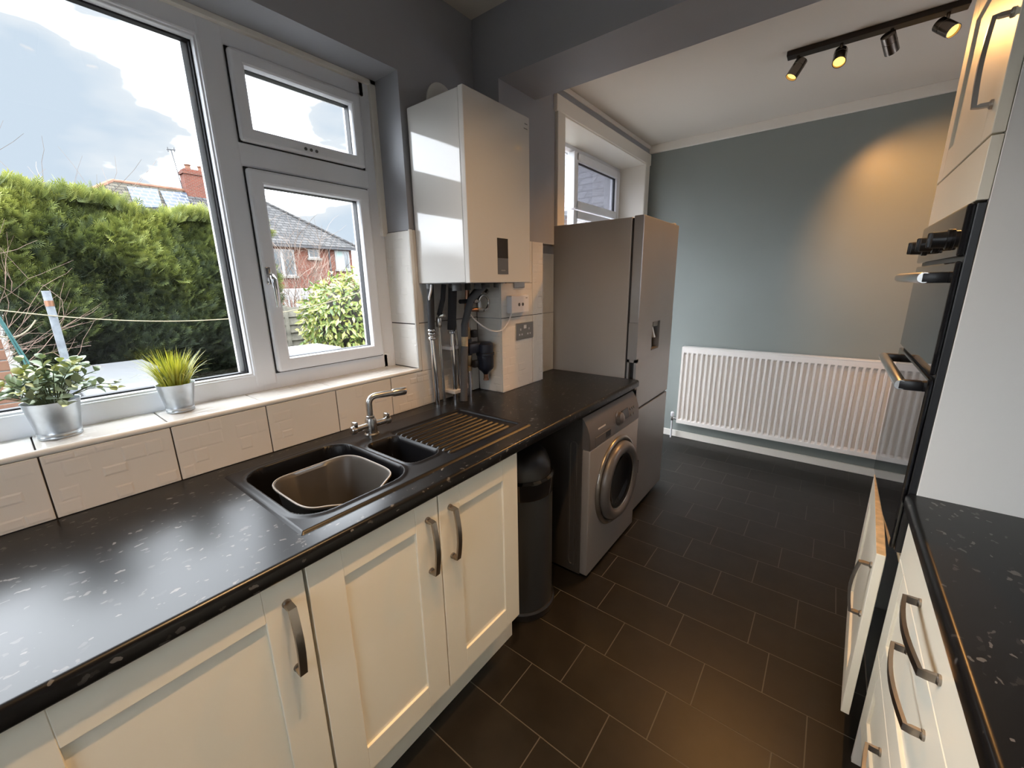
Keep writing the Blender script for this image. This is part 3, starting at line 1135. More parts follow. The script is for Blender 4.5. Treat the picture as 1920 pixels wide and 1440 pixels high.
bc = (-1.083, 0.527)
rings = [rr_ring(*bc, 0.107, 0.100, 0, 0.7455), rr_ring(*bc, 0.114, 0.107, 0, 0.750), rr_ring(*bc, 0.131, 0.127, 0, 0.898, wav=0.012, zw=0.006),
         rr_ring(*bc, 0.140, 0.135, 0, 0.904, wav=0.016, zw=0.010), rr_ring(*bc, 0.140, 0.135, 0, 0.908, wav=0.016, zw=0.010),
         rr_ring(*bc, 0.1345, 0.1295, 0, 0.908, wav=0.015, zw=0.010), rr_ring(*bc, 0.128, 0.124, 0, 0.897, wav=0.012, zw=0.006),
         rr_ring(*bc, 0.111, 0.104, 0, 0.754), rr_ring(*bc, 0.102, 0.096, 0, 0.7495)]
obj('bowl_body', loft(rings), M['tub'], tub, True)
rg = rr_ring(*bc, 0.1385, 0.1335, 0, 0.9085, wav=0.0158, zw=0.010)
b_ = B()
tube(b_, rg + [rg[0]], 0.0021, 6, False)
obj('lip', b_, M['tub_rim'], tub, True, label='pale lip')

tap = thing('mixer_tap', 'brushed chrome swan-neck mixer tap with two lever handles behind the sink', 'tap', (-1.283, 0.79, 0.917))
b_ = B()
lathe(b_, [(0.026, 0), (0.026, 0.006), (0.021, 0.010), (0.0205, 0.055), (0.018, 0.064)], (-1.283, 0.79, 0.917), (0, 0, 1), 24)
obj('tap_body', b_, M['satin_chrome'], tap, True)
b_ = B()
pts = [(-1.283, 0.79, 0.975), (-1.283, 0.79, 1.035)]
for k in range(1, 7):
    a = PI / 2 * k / 6
    rr = 0.026
    dirv = Vector((0.22, 0.975, 0))
    pts.append((-1.283 + dirv.x * rr * (1 - math.cos(a)), 0.79 + dirv.y * rr * (1 - math.cos(a)), 1.035 + rr * math.sin(a)))
pts.append((-1.262, 0.885, 1.060))
tube(b_, pts, 0.0115, 14)
lathe(b_, [(0.0150, 0), (0.0150, 0.012), (0.0125, 0.014)], (-1.283, 0.79, 0.978), (0, 0, 1), 20)
obj('spout', b_, M['satin_chrome'], tap, True)
b_ = B()
e0 = Vector((-1.264, 0.878, 1.060))
lathe(b_, [(0.0125, 0), (0.0150, 0.006), (0.0150, 0.05), (0.013, 0.055)], e0, (0.22, 0.975, -0.02), 20)
obj('aerator', b_, M['satin_chrome'], tap, True)
b_ = B()
tube(b_, [(-1.283, 0.728, 0.955), (-1.283, 0.852, 0.955)], 0.0115, 14)
obj('cross_body', b_, M['satin_chrome'], tap, True)
for s, ye in ((-1, 0.728), (1, 0.852)):
    b_ = B()
    lathe(b_, [(0.014, 0), (0.0155, 0.003), (0.0155, 0.016), (0.013, 0.019)], (-1.283, ye, 0.955), (0, s, 0), 18)
    box(b_, -1.292, -1.268, ye + s * 0.004 - 0.007, ye + s * 0.004 + 0.007, 0.964, 0.985, 0.003, 2)
    obj('lever', b_, M['satin_chrome'], tap, True)

# ------------------------------------------------------------------ boiler
bo = thing('boiler', 'gloss white wall boiler hung between the window and the pier', 'boiler', (-1.28, 1.37, 1.455))
BY0, BY1, BZ0, BZ1, BXF = 1.176, 1.578, 1.456, 2.130, -1.120
b_ = B()
box(b_, -1.428, BXF - 0.026, BY0 + 0.002, BY1 - 0.002, BZ0 + 0.002, BZ1 - 0.002, 0.003, 2)
obj('case', b_, M['boiler'], bo)
b_ = B()
box(b_, BXF - 0.0245, BXF, BY0, BY1, BZ0, BZ1, 0.003, 2)
fc = obj('front_cover', b_, M['boiler'], bo)
obj('control_window', box(B(), BXF - 0.001, BXF + 0.0012, 1.345, 1.415, 1.555, 1.634, 0.0004), M['display'], fc, label='dark smoked control window')
ft = obj('control_flap', box(B(), BXF - 0.001, BXF + 0.0012, 1.345, 1.415, 1.490, 1.555, 0.0004), M['grey_plastic'], fc, label='grey flap below the control window')
for zz, w in ((2.098, 0.020), (2.080, 0.026)):
    obj('print_mark', box(B(), BXF - 0.0005, BXF + 0.0003, 1.563 - w, 1.563, zz, zz + 0.004), M['print'], fc)
obj('print_mark', box(B(), BXF + 0.001, BXF + 0.0015, 1.366, 1.394, 1.503, 1.508), M['print'], fc)
fx = thing('flue_collar', 'white round flue collar on the dark wall above the boiler', 'flue', (PX, 1.375, 2.2))
b_ = B()
lathe(b_, [(0.082, 0), (0.082, 0.006), (0.074, 0.010), (0.055, 0.011)], (PX, 1.375, 2.195), (1, 0, 0), 40)
obj('wall_plate', b_, M['white_mfc'], fx, True)
b_ = B()
lathe(b_, [(0.05, 0), (0.05, 0.05)], (PX + 0.008, 1.375, 2.18), (1, 0, 0), 32)
tube(b_, [(-1.36, 1.375, 2.128), (-1.36, 1.375, 2.19)], 0.05, 32)
obj('flue_elbow', b_, M['white_mfc'], fx, True)

# pipework below it
pw = thing('boiler_pipework', 'bundle of chrome and lagged pipes dropping from boiler to worktop', 'pipes', (-1.36, 1.3, 0.91))


def pipe(pts, r, m_, seg=12, name='pipe', label=None):
    return obj(name, tube(B(), pts, r, seg), M[m_], pw, True, label=label)


ZT = 1.452
pipe([(-1.395, 1.212, 0.911), (-1.385, 1.195, 1.245)], 0.0125, 'chrome', label='left chrome pipe')
pipe([(-1.385, 1.195, 1.238), (-1.378, 1.198, ZT)], 0.0155, 'insul', name='lagging')
b_ = B()
for zz in (1.215, 1.235, 1.250):
    lathe(b_, [(0.0165, 0), (0.0185, 0.003), (0.0185, 0.010), (0.0165, 0.013)], (-1.386, 1.1965, zz), (0, 0, 1), 12)
obj('coupling', b_, M['chrome'], pw, True)
pipe([(-1.398, 1.258, 0.911), (-1.392, 1.247, 1.20), (-1.380, 1.235, 1.27)], 0.0085, 'satin_chrome')
pipe([(-1.370, 1.232, 1.32), (-1.36, 1.25, 1.39), (-1.362, 1.262, ZT)], 0.011, 'insul', name='lagging')
b_ = B()
lathe(b_, [(0.012, 0), (0.014, 0.004), (0.014, 0.04), (0.011, 0.045)], (-1.378, 1.233, 1.268), (0.1, 0, 1), 12)
tube(b_, [(-1.372, 1.232, 1.315), (-1.345, 1.24, 1.322)], 0.010, 10)
obj('stop_valve', b_, M['satin_chrome'], pw, True)
pipe([(-1.385, 1.319, 0.911), (-1.365, 1.298, 1.262)], 0.0125, 'chrome', label='middle chrome pipe')
pipe([(-1.365, 1.298, 1.25), (-1.355, 1.310, ZT)], 0.020, 'insul', name='lagging')
b_ = B()
for zz in (1.232, 1.258):
    lathe(b_, [(0.0165, 0), (0.019, 0.003), (0.019, 0.012), (0.0165, 0.015)], (-1.366, 1.299, zz), (0, 0, 1), 12)
obj('coupling', b_, M['chrome'], pw, True)
for zz in (1.158, 0.945):
    yy = 1.298 + (1.262 - zz) * 0.06
    b_ = B()
    box(b_, -1.43, -1.360, yy - 0.026, yy + 0.026, zz, zz + 0.016, 0.003, 2)
    obj('pipe_clip', b_, M['white_plastic'], pw)
pipe([(-1.392, 1.352, 0.911), (-1.378, 1.340, 1.1), (-1.368, 1.325, 1.30), (-1.36, 1.33, ZT)], 0.0065, 'satin_chrome')
pipe([(-1.335, 1.325, 0.911), (-1.335, 1.345, 1.15), (-1.335, 1.348, 1.17)], 0.017, 'insul_grey', name='lagging')
pipe([(-1.335, 1.348, 1.17), (-1.335, 1.350, 1.215)], 0.0155, 'raw_edge', name='tape_wrap', label='buff tape around the grey lagging')
pipe([(-1.335, 1.350, 1.215), (-1.335, 1.352, 1.27), (-1.332, 1.375, 1.33), (-1.325, 1.39, 1.38), (-1.30, 1.47, ZT)], 0.0165, 'insul_grey', name='lagging')
pipe([(-1.362, 1.393, 0.911), (-1.36, 1.393, 1.06)], 0.0125, 'chrome', label='right chrome pipe')
b_ = B()
lathe(b_, [(0.017, 0), (0.017, 0.02), (0.013, 0.024), (0.018, 0.045), (0.018, 0.075), (0.015, 0.08)], (-1.36, 1.393, 1.043), (0, 0, 1), 14)
obj('isolation_valve', b_, M['brass'], pw, True)
b_ = B()
lathe(b_, [(0.015, 0), (0.018, 0.01), (0.018, 0.045), (0.014, 0.055)], (-1.36, 1.393, 1.198), (0, 0, 1), 14)
obj('isolation_valve', b_, M['brass'], pw, True)
for zz in (1.075, 1.222):
    b_ = B()
    box(b_, -1.352, -1.325, 1.402, 1.432, zz - 0.018, zz + 0.018, 0.005, 2)
    obj('valve_lever', b_, M['black'], pw, True)
pipe([(-1.36, 1.393, 1.25), (-1.355, 1.39, 1.34), (-1.35, 1.40, ZT)], 0.0105, 'copper')
# filling loop
pipe([(-1.35, 1.345, 1.375), (-1.345, 1.43, 1.375)], 0.010, 'insul', name='branch_pipe')
pipe([(-1.35, 1.385, 1.335), (-1.345, 1.455, 1.333)], 0.009, 'copper', name='branch_pipe')
obj('hose_end', tube(B(), [(-1.345, 1.515, 1.405), (-1.345, 1.533, 1.42)], 0.010, 10), M['satin_chrome'], pw, True)
b_ = B()
tube(b_, [(-1.345, 1.425, 1.376), (-1.345, 1.465, 1.376)], 0.0125, 10)
tube(b_, [(-1.345, 1.452, 1.333), (-1.345, 1.492, 1.330)], 0.0135, 10)
tube(b_, [(-1.345, 1.468, 1.37), (-1.345, 1.468, 1.335)], 0.011, 10)
obj('filling_valve', b_, M['satin_chrome'], pw, True)
lp = []
for k in range(15):
    a = R(160 - k * 250 / 14)
    lp.append((-1.335, 1.488 + 0.038 * math.cos(a), 1.363 + 0.036 * math.sin(a)))
pipe(lp, 0.007, 'satin_chrome', name='braided_hose')
pipe([(-1.32, 1.505, ZT), (-1.33, 1.47, 1.44), (-1.34, 1.44, 1.42), (-1.345, 1.42, 1.40), (-1.347, 1.41, 1.36)], 0.012, 'insul', name='lagging')
pipe([(-1.36, 1.19, ZT), (-1.36, 1.184, 1.425), (-1.372, 1.183, 1.40), (-1.38, 1.19, 1.38)], 0.005, 'white_plastic', 8, name='cable')
b_ = B()
box(b_, -1.42, -1.15, 1.19, 1.535, 1.4555, 1.4600)
for (xx, yy, rr, hh) in ((-1.38, 1.198, .017, .02), (-1.355, 1.31, .021, .02), (-1.35, 1.40, .014, .03), (-1.30, 1.47, .019, .02), (-1.27, 1.25, .02, .03), (-1.25, 1.36, .016, .025), (-1.22, 1.45, .012, .02)):
    tube(b_, [(xx, yy, 1.4555 - hh), (xx, yy, 1.4558)], rr, 10)
obj('connection_plate', b_, M['grey_plastic'], pw, True)

# magnetic filter
mf = thing('boiler_filter', 'dark navy canister filter hanging on pipe below the boiler', 'filter', (-1.33, 1.46, 0.98))
b_ = B()
lathe(b_, [(0.012, 0), (0.020, 0.012), (0.036, 0.026), (0.040, 0.035), (0.041, 0.095), (0.045, 0.097), (0.045, 0.108), (0.040, 0.110), (0.041, 0.150), (0.030, 0.160), (0.012, 0.163)], (-1.325, 1.478, 1.015), (0, 0, 1), 28)
obj('canister', b_, M['navy'], mf, True)
b_ = B()
box(b_, -1.385, -1.325, 1.372, 1.470, 1.128, 1.178, 0.008, 2)
tube(b_, [(-1.36, 1.393, 1.120), (-1.36, 1.393, 1.196)], 0.020, 14)
obj('manifold', b_, M['navy'], mf, True)
b_ = B()
tube(b_, [(-1.325, 1.478, 0.985), (-1.325, 1.478, 1.018)], 0.012, 12)
lathe(b_, [(0.014, 0), (0.014, 0.010)], (-1.325, 1.478, 0.983), (0, 0, 1), 6)
obj('drain_cock', b_, M['copper'], mf, True)

# receiver, socket, spur on the pier
PF = -1.268
rc = thing('heating_receiver', 'white heating receiver box with two round buttons on the tiled pier', 'thermostat', (PF, 1.66, 1.30))
b_ = B()
box(b_, PF + 0.0005, PF + 0.032, 1.583, 1.728, 1.308, 1.394, 0.004, 2)
hs = obj('housing', b_, M['white_plastic'], rc)
for yy, m_ in ((1.645, 'grey_plastic'), (1.675, 'grey_plastic')):
    b_ = B()
    lathe(b_, [(0.0085, 0), (0.0085, 0.001), (0.0062, 0.001), (0.0062, 0.0004)], (PF + 0.0318, yy, 1.349), (1, 0, 0), 20)
    obj('button', b_, M[m_], hs)
obj('print_mark', box(B(), PF + 0.0315, PF + 0.0323, 1.70, 1.715, 1.378, 1.382), M['print'], hs)
cab = []
p0, p1 = Vector((PF + 0.012, 1.605, 1.309)), Vector((-1.345, 1.40, 1.315))
for k in range(15):
    u = k / 14
    q = p0.lerp(p1, u)
    q.z -= 0.085 * math.sin(PI * u) ** 0.8
    q.x = p0.x + (p1.x - p0.x) * u + 0.035 * math.sin(PI * u)
    cab.append(q)
obj('cable', tube(B(), cab, 0.0035, 8), M['white_plastic'], rc, True)
so = thing('double_socket', 'brushed steel double power socket low on the tiled pier', 'socket', (PF, 1.73, 1.21))
b_ = B()
box(b_, PF + 0.0005, PF + 0.007, 1.656, 1.803, 1.167, 1.253, 0.002, 2)
pl = obj('face_plate', b_, M['nickel'], so)
for y0 in (1.688, 1.762):
    b_ = B()
    box(b_, PF + 0.0065, PF + 0.0078, y0 - 0.004, y0 + 0.004, 1.213, 1.224)
    box(b_, PF + 0.0065, PF + 0.0078, y0 - 0.016, y0 - 0.006, 1.188, 1.197)
    box(b_, PF + 0.0065, PF + 0.0078, y0 + 0.006, y0 + 0.016, 1.188, 1.197)
    obj('socket_insert', b_, M['white_plastic'], pl)
for y0 in (1.719, 1.731):
    b_ = B()
    box(b_, PF + 0.0065, PF + 0.010, y0 - 0.005, y0 + 0.005, 1.222, 1.240, 0.001)
    obj('rocker', b_, M['white_plastic'], pl)
sp = thing('spur_switch', 'small brushed steel switch plate just under the boiler corner', 'switch', (PF, 1.69, 1.47))
b_ = B()
box(b_, PF + 0.0005, PF + 0.007, 1.640, 1.728, 1.430, 1.516, 0.002, 2)
obj('face_plate', b_, M['nickel'], sp)
b_ = B()
box(b_, PF + 0.0065, PF + 0.010, 1.674, 1.694, 1.46, 1.488, 0.001)
obj('rocker', b_, M['white_plastic'], sp)

# ------------------------------------------------------------------ fridge freezer
FY0, FY1, FF = 2.198, 2.800, -0.832
fr = thing('fridge_freezer', 'tall grey fridge freezer with water dispenser standing past the washing machine', 'fridge', (-1.1, 2.5, 0))
b_ = B()
box(b_, -1.398, -0.897, FY0, FY1, 0.03, 1.782, 0.004, 2)
obj('cabinet_body', b_, M['fridge_side'], fr)
for x in (-1.36, -0.93):
    for y in (FY0 + 0.05, FY1 - 0.05):
        obj('foot', tube(B(), [(x, y, 0.0), (x, y, 0.032)], 0.02, 10), M['black'], fr)
D0, D1 = -0.886, FF
hy0, hy1, hz0, hz1 = 2.425, 2.560, 1.045, 1.215       # dispenser opening
b_ = B()
box(b_, D0, D1, FY0, FY1, 1.225, 1.788, 0.004, 2)
box(b_, D0, D1 - 0.0002, FY0 + 0.0, hy0, 1.02, 1.226)
box(b_, D0, D1 - 0.0002, hy1, FY1, 1.02, 1.226)
box(b_, D0, D1 - 0.0002, hy0, hy1, 1.215, 1.226)
box(b_, D0, D1 - 0.0002, hy0, hy1, 1.02, 1.045)
box(b_, D0, D0 + 0.012, hy0, hy1, 1.04, 1.22)
box(b_, D0, D1 - 0.0002, FY0 + 0.028, FY1, 0.722, 1.021)
box(b_, D0, D0 + 0.012, FY0, FY0 + 0.03, 0.722, 1.021)
box(b_, D1 - 0.014, D1 - 0.0002, FY0, FY0 + 0.03, 0.722, 1.021)
box(b_, D0, D1 - 0.0002, FY0, FY0 + 0.03, 0.722, 0.845)
box(b_, D0, D1 - 0.0002, FY0, FY0 + 0.03, 1.003, 1.021)
ud = obj('upper_door', b_, M['fridge'], fr)
b_ = B()
box(b_, D0 + 0.011, D0 + 0.014, hy0 + .001, hy1 - .001, 1.046, 1.214)
obj('dispenser_recess', b_, M['washer_dark'], ud)
b_ = B()
box(b_, D1 - 0.020, D1 - 0.001, hy0 + 0.02, hy1 - 0.035, 1.185, 1.216, 0.003)
prism(b_, [(D1 - 0.04, 1.19), (D1 - 0.034, 1.19), (D1 - 0.006, 1.112), (D1 - 0.014, 1.108)], 'y', hy0 + 0.035, hy1 - 0.06) if False else None
tube(b_, [(D1 - 0.03, (hy0 + hy1) / 2 - 0.01, 1.19), (D1 - 0.012, (hy0 + hy1) / 2 - 0.015, 1.115)], [0.012, 0.018], 10)
obj('dispenser_paddle', b_, M['washer_ring'], ud, True)
b_ = B()
box(b_, D1 - 0.03, D1 + 0.002, hy0 + 0.006, hy1 - 0.006, 1.044, 1.052, 0.002)
obj('drip_tray', b_, M['washer_dark'], ud)
b_ = B()
box(b_, D0 + 0.013, D1 - 0.015, FY0 + 0.022, FY0 + 0.029, 0.846, 1.002)
obj('grip_recess', b_, M['black'], ud)
b_ = B()
box(b_, D0, D1, FY0, FY1, 0.035, 0.708, 0.004, 2)
obj('lower_door', b_, M['fridge'], fr)
b_ = B()
box(b_, -0.8975, D0 + 0.0005, FY0 + 0.006, FY1 - 0.006, 0.045, 1.776)
obj('door_seal', b_, M['black'], fr)
b_ = B()
box(b_, -0.90, D1 - 0.004, FY0 + 0.002, FY0 + 0.05, 0.708, 0.722)
box(b_, -0.90, D1 - 0.012, FY0 + 0.05, FY1 - 0.002, 0.708, 0.722)
obj('seam', b_, M['black'], fr)
b_ = B()
box(b_, D0 + 0.004, D1 - 0.012, FY1 - 0.06, FY1 - 0.02, 1.7875, 1.800, 0.003)
obj('hinge_cap', b_, M['fridge_side'], fr)

# ------------------------------------------------------------------ washing machine
WY0, WY1, WX = 1.583, 2.178, -0.792
wm = thing('washing_machine', 'silver-grey front-loading washing machine under the worktop end', 'washing machine', (-1.08, 1.88, 0))
b_ = B()
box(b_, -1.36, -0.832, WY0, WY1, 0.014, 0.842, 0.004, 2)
obj('cabinet_body', b_, M['washer_side_shaded'], wm)
for x in (-1.3, -0.87):
    for y in (WY0 + 0.05, WY1 - 0.05):
        obj('foot', tube(B(), [(x, y, 0.0), (x, y, 0.016)], 0.02, 10), M['black'], wm)
b_ = B()
box(b_, -0.834, WX, WY0 + 0.001, WY1 - 0.001, 0.020, 0.692, 0.006, 3)
fp = obj('front_panel', b_, M['washer'], wm, True)
b_ = B()
v = [(-0.836, 0.695), (WX - 0.0, 0.695), (WX - 0.001, 0.735), (WX - 0.006, 0.772), (WX - 0.018, 0.806), (WX - 0.036, 0.836), (-0.836, 0.846)]
v0 = [b_.verts.new((p[0], WY0 + 0.001, p[1])) for p in v]
v1 = [b_.verts.new((p[0], WY1 - 0.001, p[1])) for p in v]
for i in range(len(v)):
    b_.faces.new((v0[i], v0[(i + 1) % len(v)], v1[(i + 1) % len(v)], v1[i]))
b_.faces.new(v0)
b_.faces.new(v1)
bmesh.ops.recalc_face_normals(b_, faces=b_.faces)
fa = obj('control_fascia', b_, M['washer_dark'], wm, True)
b_ = B()
lathe(b_, [(0.038, 0), (0.038, 0.005), (0.030, 0.008), (0.028, 0.024), (0.022, 0.028)], (WX - 0.008, 1.905, 0.765), (1, 0, 0.22), 28)
obj('programme_dial', b_, M['washer_dark'], fa, True)
b_ = B()
box(b_, WX - 0.012, WX - 0.003, 1.952, 2.03, 0.742, 0.790)
bmesh.ops.rotate(b_, cent=(WX - 0.008, 2, 0.766), matrix=Matrix.Rotation(R(-14), 3, 'Y'), verts=b_.verts)
obj('display', b_, M['display'], fa)
for yy, zz in ((2.06, 0.775), (2.085, 0.775), (2.11, 0.775), (2.065, 0.742), (2.10, 0.742)):
    b_ = B()
    lathe(b_, [(0.008, 0), (0.008, 0.004), (0.006, 0.005)], (WX - 0.0072 if zz > .76 else WX - 0.003, yy, zz), (1, 0, 0.2), 12)
    obj('button', b_, M['grey_plastic'], fa, True)
b_ = B()
box(b_, WX - 0.006, WX + 0.001, 1.635, 1.80, 0.703, 0.742, 0.001)
dw = obj('detergent_drawer', b_, M['washer_dark'], fa)
obj('drawer_grip', box(B(), WX + 0.0008, WX + 0.0016, 1.745, 1.80, 0.708, 0.738), M['black'], dw)
b_ = B()
box(b_, WX - 0.0095, WX - 0.0058, 1.672, 1.752, 0.7705, 0.7775)
bmesh.ops.rotate(b_, cent=(WX - 0.008, 1.7, 0.774), matrix=Matrix.Rotation(R(-12), 3, 'Y'), verts=b_.verts)
obj('print_mark', b_, M['print_light'], fa)
# pressed rib on the side
b_ = B()
rib = []
for k in range(24):
    a = 2 * PI * k / 24
    rib.append((-0.880 + 0.024 * math.cos(a), (0.705 if math.sin(a) >= 0 else 0.075) + 0.024 * math.sin(a)))
for (s, off) in ((1.0, 0.0),):
    outer = [b_.verts.new((p[0], WY0 + 0.0005, p[1])) for p in rib]
    mid = [b_.verts.new((-0.880 + (p[0] + 0.880) * 0.85, WY0 - 0.005, p[1] + (0.003 if p[1] < 0.3 else -0.003))) for p in rib]
    inn = [b_.verts.new((-0.880 + (p[0] + 0.880) * 0.60, WY0 - 0.005, p[1] + (0.008 if p[1] < 0.3 else -0.008))) for p in rib]
    in2 = [b_.verts.new((-0.880 + (p[0] + 0.880) * 0.45, WY0 - 0.001, p[1] + (0.011 if p[1] < 0.3 else -0.011))) for p in rib]
    for A_, B_ in ((outer, mid), (mid, inn), (inn, in2)):
        for k in range(24):
            b_.faces.new((A_[k], A_[(k + 1) % 24], B_[(k + 1) % 24], B_[k]))
    b_.faces.new(in2)
bmesh.ops.recalc_face_normals(b_, faces=b_.faces)
obj('side_rib', b_, M['washer_side_shaded'], wm, True)
DC = (WX, 1.888, 0.432)
b_ = B()
lathe(b_, [(0.238, 0), (0.240, 0.004), (0.234, 0.014), (0.222, 0.018), (0.214, 0.006), (0.21, 0.0)], DC, (1, 0, 0), 72, False, False)
obj('door_surround', b_, M['washer_ring'], fp, 'all')
b_ = B()
lathe(b_, [(0.206, 0.0), (0.212, 0.012), (0.208, 0.034), (0.192, 0.048), (0.168, 0.047), (0.152, 0.036), (0.148, 0.02)], DC, (1, 0, 0), 72, False, False)
dd = obj('porthole_door', b_, M['washer_dark'], wm, 'all')
b_ = B()
lathe(b_, [(0.150, 0.030), (0.146, 0.034), (0.125, 0.020), (0.095, 0.009), (0.060, 0.004), (0.0, 0.002)], DC, (1, 0, 0), 64, False, False)
obj('glass_bowl', b_, M['washer_glass'], dd, 'all')
b_ = B()
lathe(b_, [(0.150, 0.030), (0.153, 0.039), (0.156, 0.038)], DC, (1, 0, 0), 64, False, False)
obj('chrome_ring', b_, M['washer_ring'], dd, 'all')
b_ = B()
box(b_, WX + 0.030, WX + 0.046, 2.060, 2.098, 0.395, 0.475, 0.005, 2)
obj('door_catch', b_, M['black'], dd)

# ------------------------------------------------------------------ bin
bi = thing('waste_bin', 'round charcoal bin with black lid between sink cabinet and washing machine', 'bin', (-0.985, 1.305, 0))
bcn = (-0.985, 1.302, 0)
b_ = B()
lathe(b_, [(0.150, 0.0), (0.153, 0.008), (0.153, 0.032), (0.146, 0.040)], bcn, (0, 0, 1), 48)
obj('base_ring', b_, M['black'], bi, True)
b_ = B()
lathe(b_, [(0.141, 0.035), (0.141, 0.585)], bcn, (0, 0, 1), 48)
obj('bin_body', b_, M['bin'], bi, True)
b_ = B()
lathe(b_, [(0.143, 0.580), (0.147, 0.586), (0.147, 0.655), (0.138, 0.664), (0.126, 0.660), (0.120, 0.63)], bcn, (0, 0, 1), 48, False, False)
obj('lid_ring', b_, M['black_gloss'], bi, True)
b_ = B()
lathe(b_, [(0.134, 0.655), (0.132, 0.70), (0.115, 0.745), (0.08, 0.775), (0.03, 0.788), (0, 0.79)], bcn, (0, 0, 1), 40, False, False)
obj('swing_lid', b_, M['black'], bi, True)

# ------------------------------------------------------------------ radiator
ra = thing('radiator', 'long white ribbed panel radiator under the spotlit far wall', 'radiator', (-0.2, YF - 0.06, 0.17))
RX0, RX1, RZ0, RZ1, RYF = -1.008, 0.592, 0.165, 0.880, 3.757
b_ = B()
npitch = 40
p = (RX1 - RX0) / npitch
prof = []
for k in range(npitch):
    a = RX0 + k * p
    prof += [(a, 0.0), (a + p * 0.30, 0.0), (a + p * 0.40, -0.020), (a + p * 0.90, -0.020)]
prof.append((RX1, 0.0))
rows = [(RZ0, 0), (RZ0 + 0.032, 0), (RZ0 + 0.048, 1), (RZ1 - 0.066, 1), (RZ1 - 0.050, 0), (RZ1 - 0.008, 0)]
grid = [[b_.verts.new((x, RYF + 0.013 * (0 if not f else 1) - (0 if not f else 0) + (-d if f else 0) - (0.013 if f else 0), z)) for x, d in prof] for z, f in rows]
for a, c in zip(grid, grid[1:]):
    for i in range(len(prof) - 1):
        b_.faces.new((a[i], a[i + 1], c[i + 1], c[i]))
bmesh.ops.recalc_face_normals(b_, faces=b_.faces)
obj('front_panel', b_, M['radiator'], ra)
b_ = B()
box(b_, RX0, RX1, RYF + 0.024, RYF + 0.034, RZ0 + .002, RZ1 - 0.012)
box(b_, RX0 + 0.01, RX1 - 0.01, RYF + 0.06, RYF + 0.066, RZ0, RZ1 - 0.01)
obj('back_panel', b_, M['radiator'], ra)
b_ = B()
box(b_, RX0 - 0.002, RX1 + 0.002, RYF - 0.002, RYF + 0.070, RZ1 - 0.010, RZ1, 0.003, 2)
obj('top_grille', b_, M['radiator'], ra)
for xx in (RX0 - 0.003, RX1 + 0.001):
    b_ = B()
    box(b_, xx, xx + 0.003, RYF - 0.001, RYF + 0.068, RZ0 + 0.002, RZ1 - 0.006, 0.001)
    obj('end_cover', b_, M['radiator'], ra)
b_ = B()
tube(b_, [(RX0 - 0.048, RYF + 0.03, 0.0), (RX0 - 0.048, RYF + 0.03, 0.175)], 0.008, 10)
obj('feed_pipe', b_, M['white_plastic'], ra, True)
b_ = B()
tube(b_, [(RX0 - 0.048, RYF + 0.03, 0.195), (RX0 + 0.002, RYF + 0.03, 0.195)], 0.010, 10)
lathe(b_, [(0.011, 0), (0.014, 0.01), (0.014, 0.04), (0.010, 0.044)], (RX0 - 0.048, RYF + 0.03, 0.172), (0, 0, 1), 14)
obj('valve_body', b_, M['satin_chrome'], ra, True)
b_ = B()
lathe(b_, [(0.013, 0), (0.016, 0.006), (0.015, 0.035), (0.009, 0.042)], (RX0 - 0.048, RYF + 0.03, 0.214), (0, 0, 1), 16)
obj('valve_cap', b_, M['white_plastic'], ra, True)
for xx in (-0.6, 0.2):
    obj('wall_bracket', box(B(), xx, xx + 0.04, RYF + 0.066, YF - 0.0005, 0.3, 0.75), M['radiator'], ra)


# ------------------------------------------------------------------ spotlight bars
def spotbar(a, b, heads, label, tint, cone):
    """a,b: ends of the bar under the ceiling; heads: (fraction along, aim direction, watts)"""
    a, b = Vector(a), Vector(b)
    t_ = thing('spotlight_bar', label, 'light', tuple((a + b) / 2))
    d = (b - a).normalized()
    s = Vector((-d.y, d.x, 0))
    b_ = B()
    pts = []
    L = (b - a).length
    bx = B()
    box(bx, 0, L, -0.030, 0.030, -0.024, 0, 0.003, 2)
    rot = Matrix((d, s, Vector((0, 0, 1)))).transposed()
    bmesh.ops.rotate(bx, cent=(0, 0, 0), matrix=rot, verts=bx.verts)
    bmesh.ops.translate(bx, vec=a, verts=bx.verts)
    b_.free()
    obj('bar', bx, M['bar_dark'], t_)
    for f, aim, watts, *own in heads:
        q = a.lerp(b, f) + Vector((0, 0, -0.024))
        b1 = B()
        tube(b1, [q + Vector((0, 0, 0.004)), q + Vector((0, 0, -0.03))], 0.0065, 10)
        obj('stem', b1, M['lamp_nickel'], t_, True)
        aim = Vector(aim).normalized()
        c = q + Vector((0, 0, -0.056))
        h = B()
        lathe(h, [(0.020, -0.043), (0.027, -0.040), (0.0275, -0.012), (0.0262, -0.011), (0.0262, -0.006), (0.0275, -0.005), (0.0275, 0.045), (0.0245, 0.045), (0.024, 0.036)], c, aim, 28, True, False)
        hd = obj('lamp_head', h, M['lamp_nickel'], t_, True)
        h = B()
        lathe(h, [(0.0238, 0.036), (0.015, 0.0385), (0.0, 0.0395)], c, aim, 24, False, False)
        obj('bulb', h, M['bulb'] if watts else M['bulb_off'], hd, 'all')
        if watts:
            ld = bpy.data.lights.new('lamp', 'SPOT')
            ld.energy = watts * LAMP
            ld.color = tint
            ld.spot_size = R(own[0] if own else cone)
            ld.spot_blend = 0.9
            ld.shadow_soft_size = 0.02
            lo = bpy.data.objects.new('lamp_light', ld)
            C.objects.link(lo)
            lo.parent = t_
            lo.location = (c + aim * 0.050) - Vector(t_.location)
            lo.rotation_euler = aim.to_track_quat('-Z', 'Y').to_euler()
    return t_


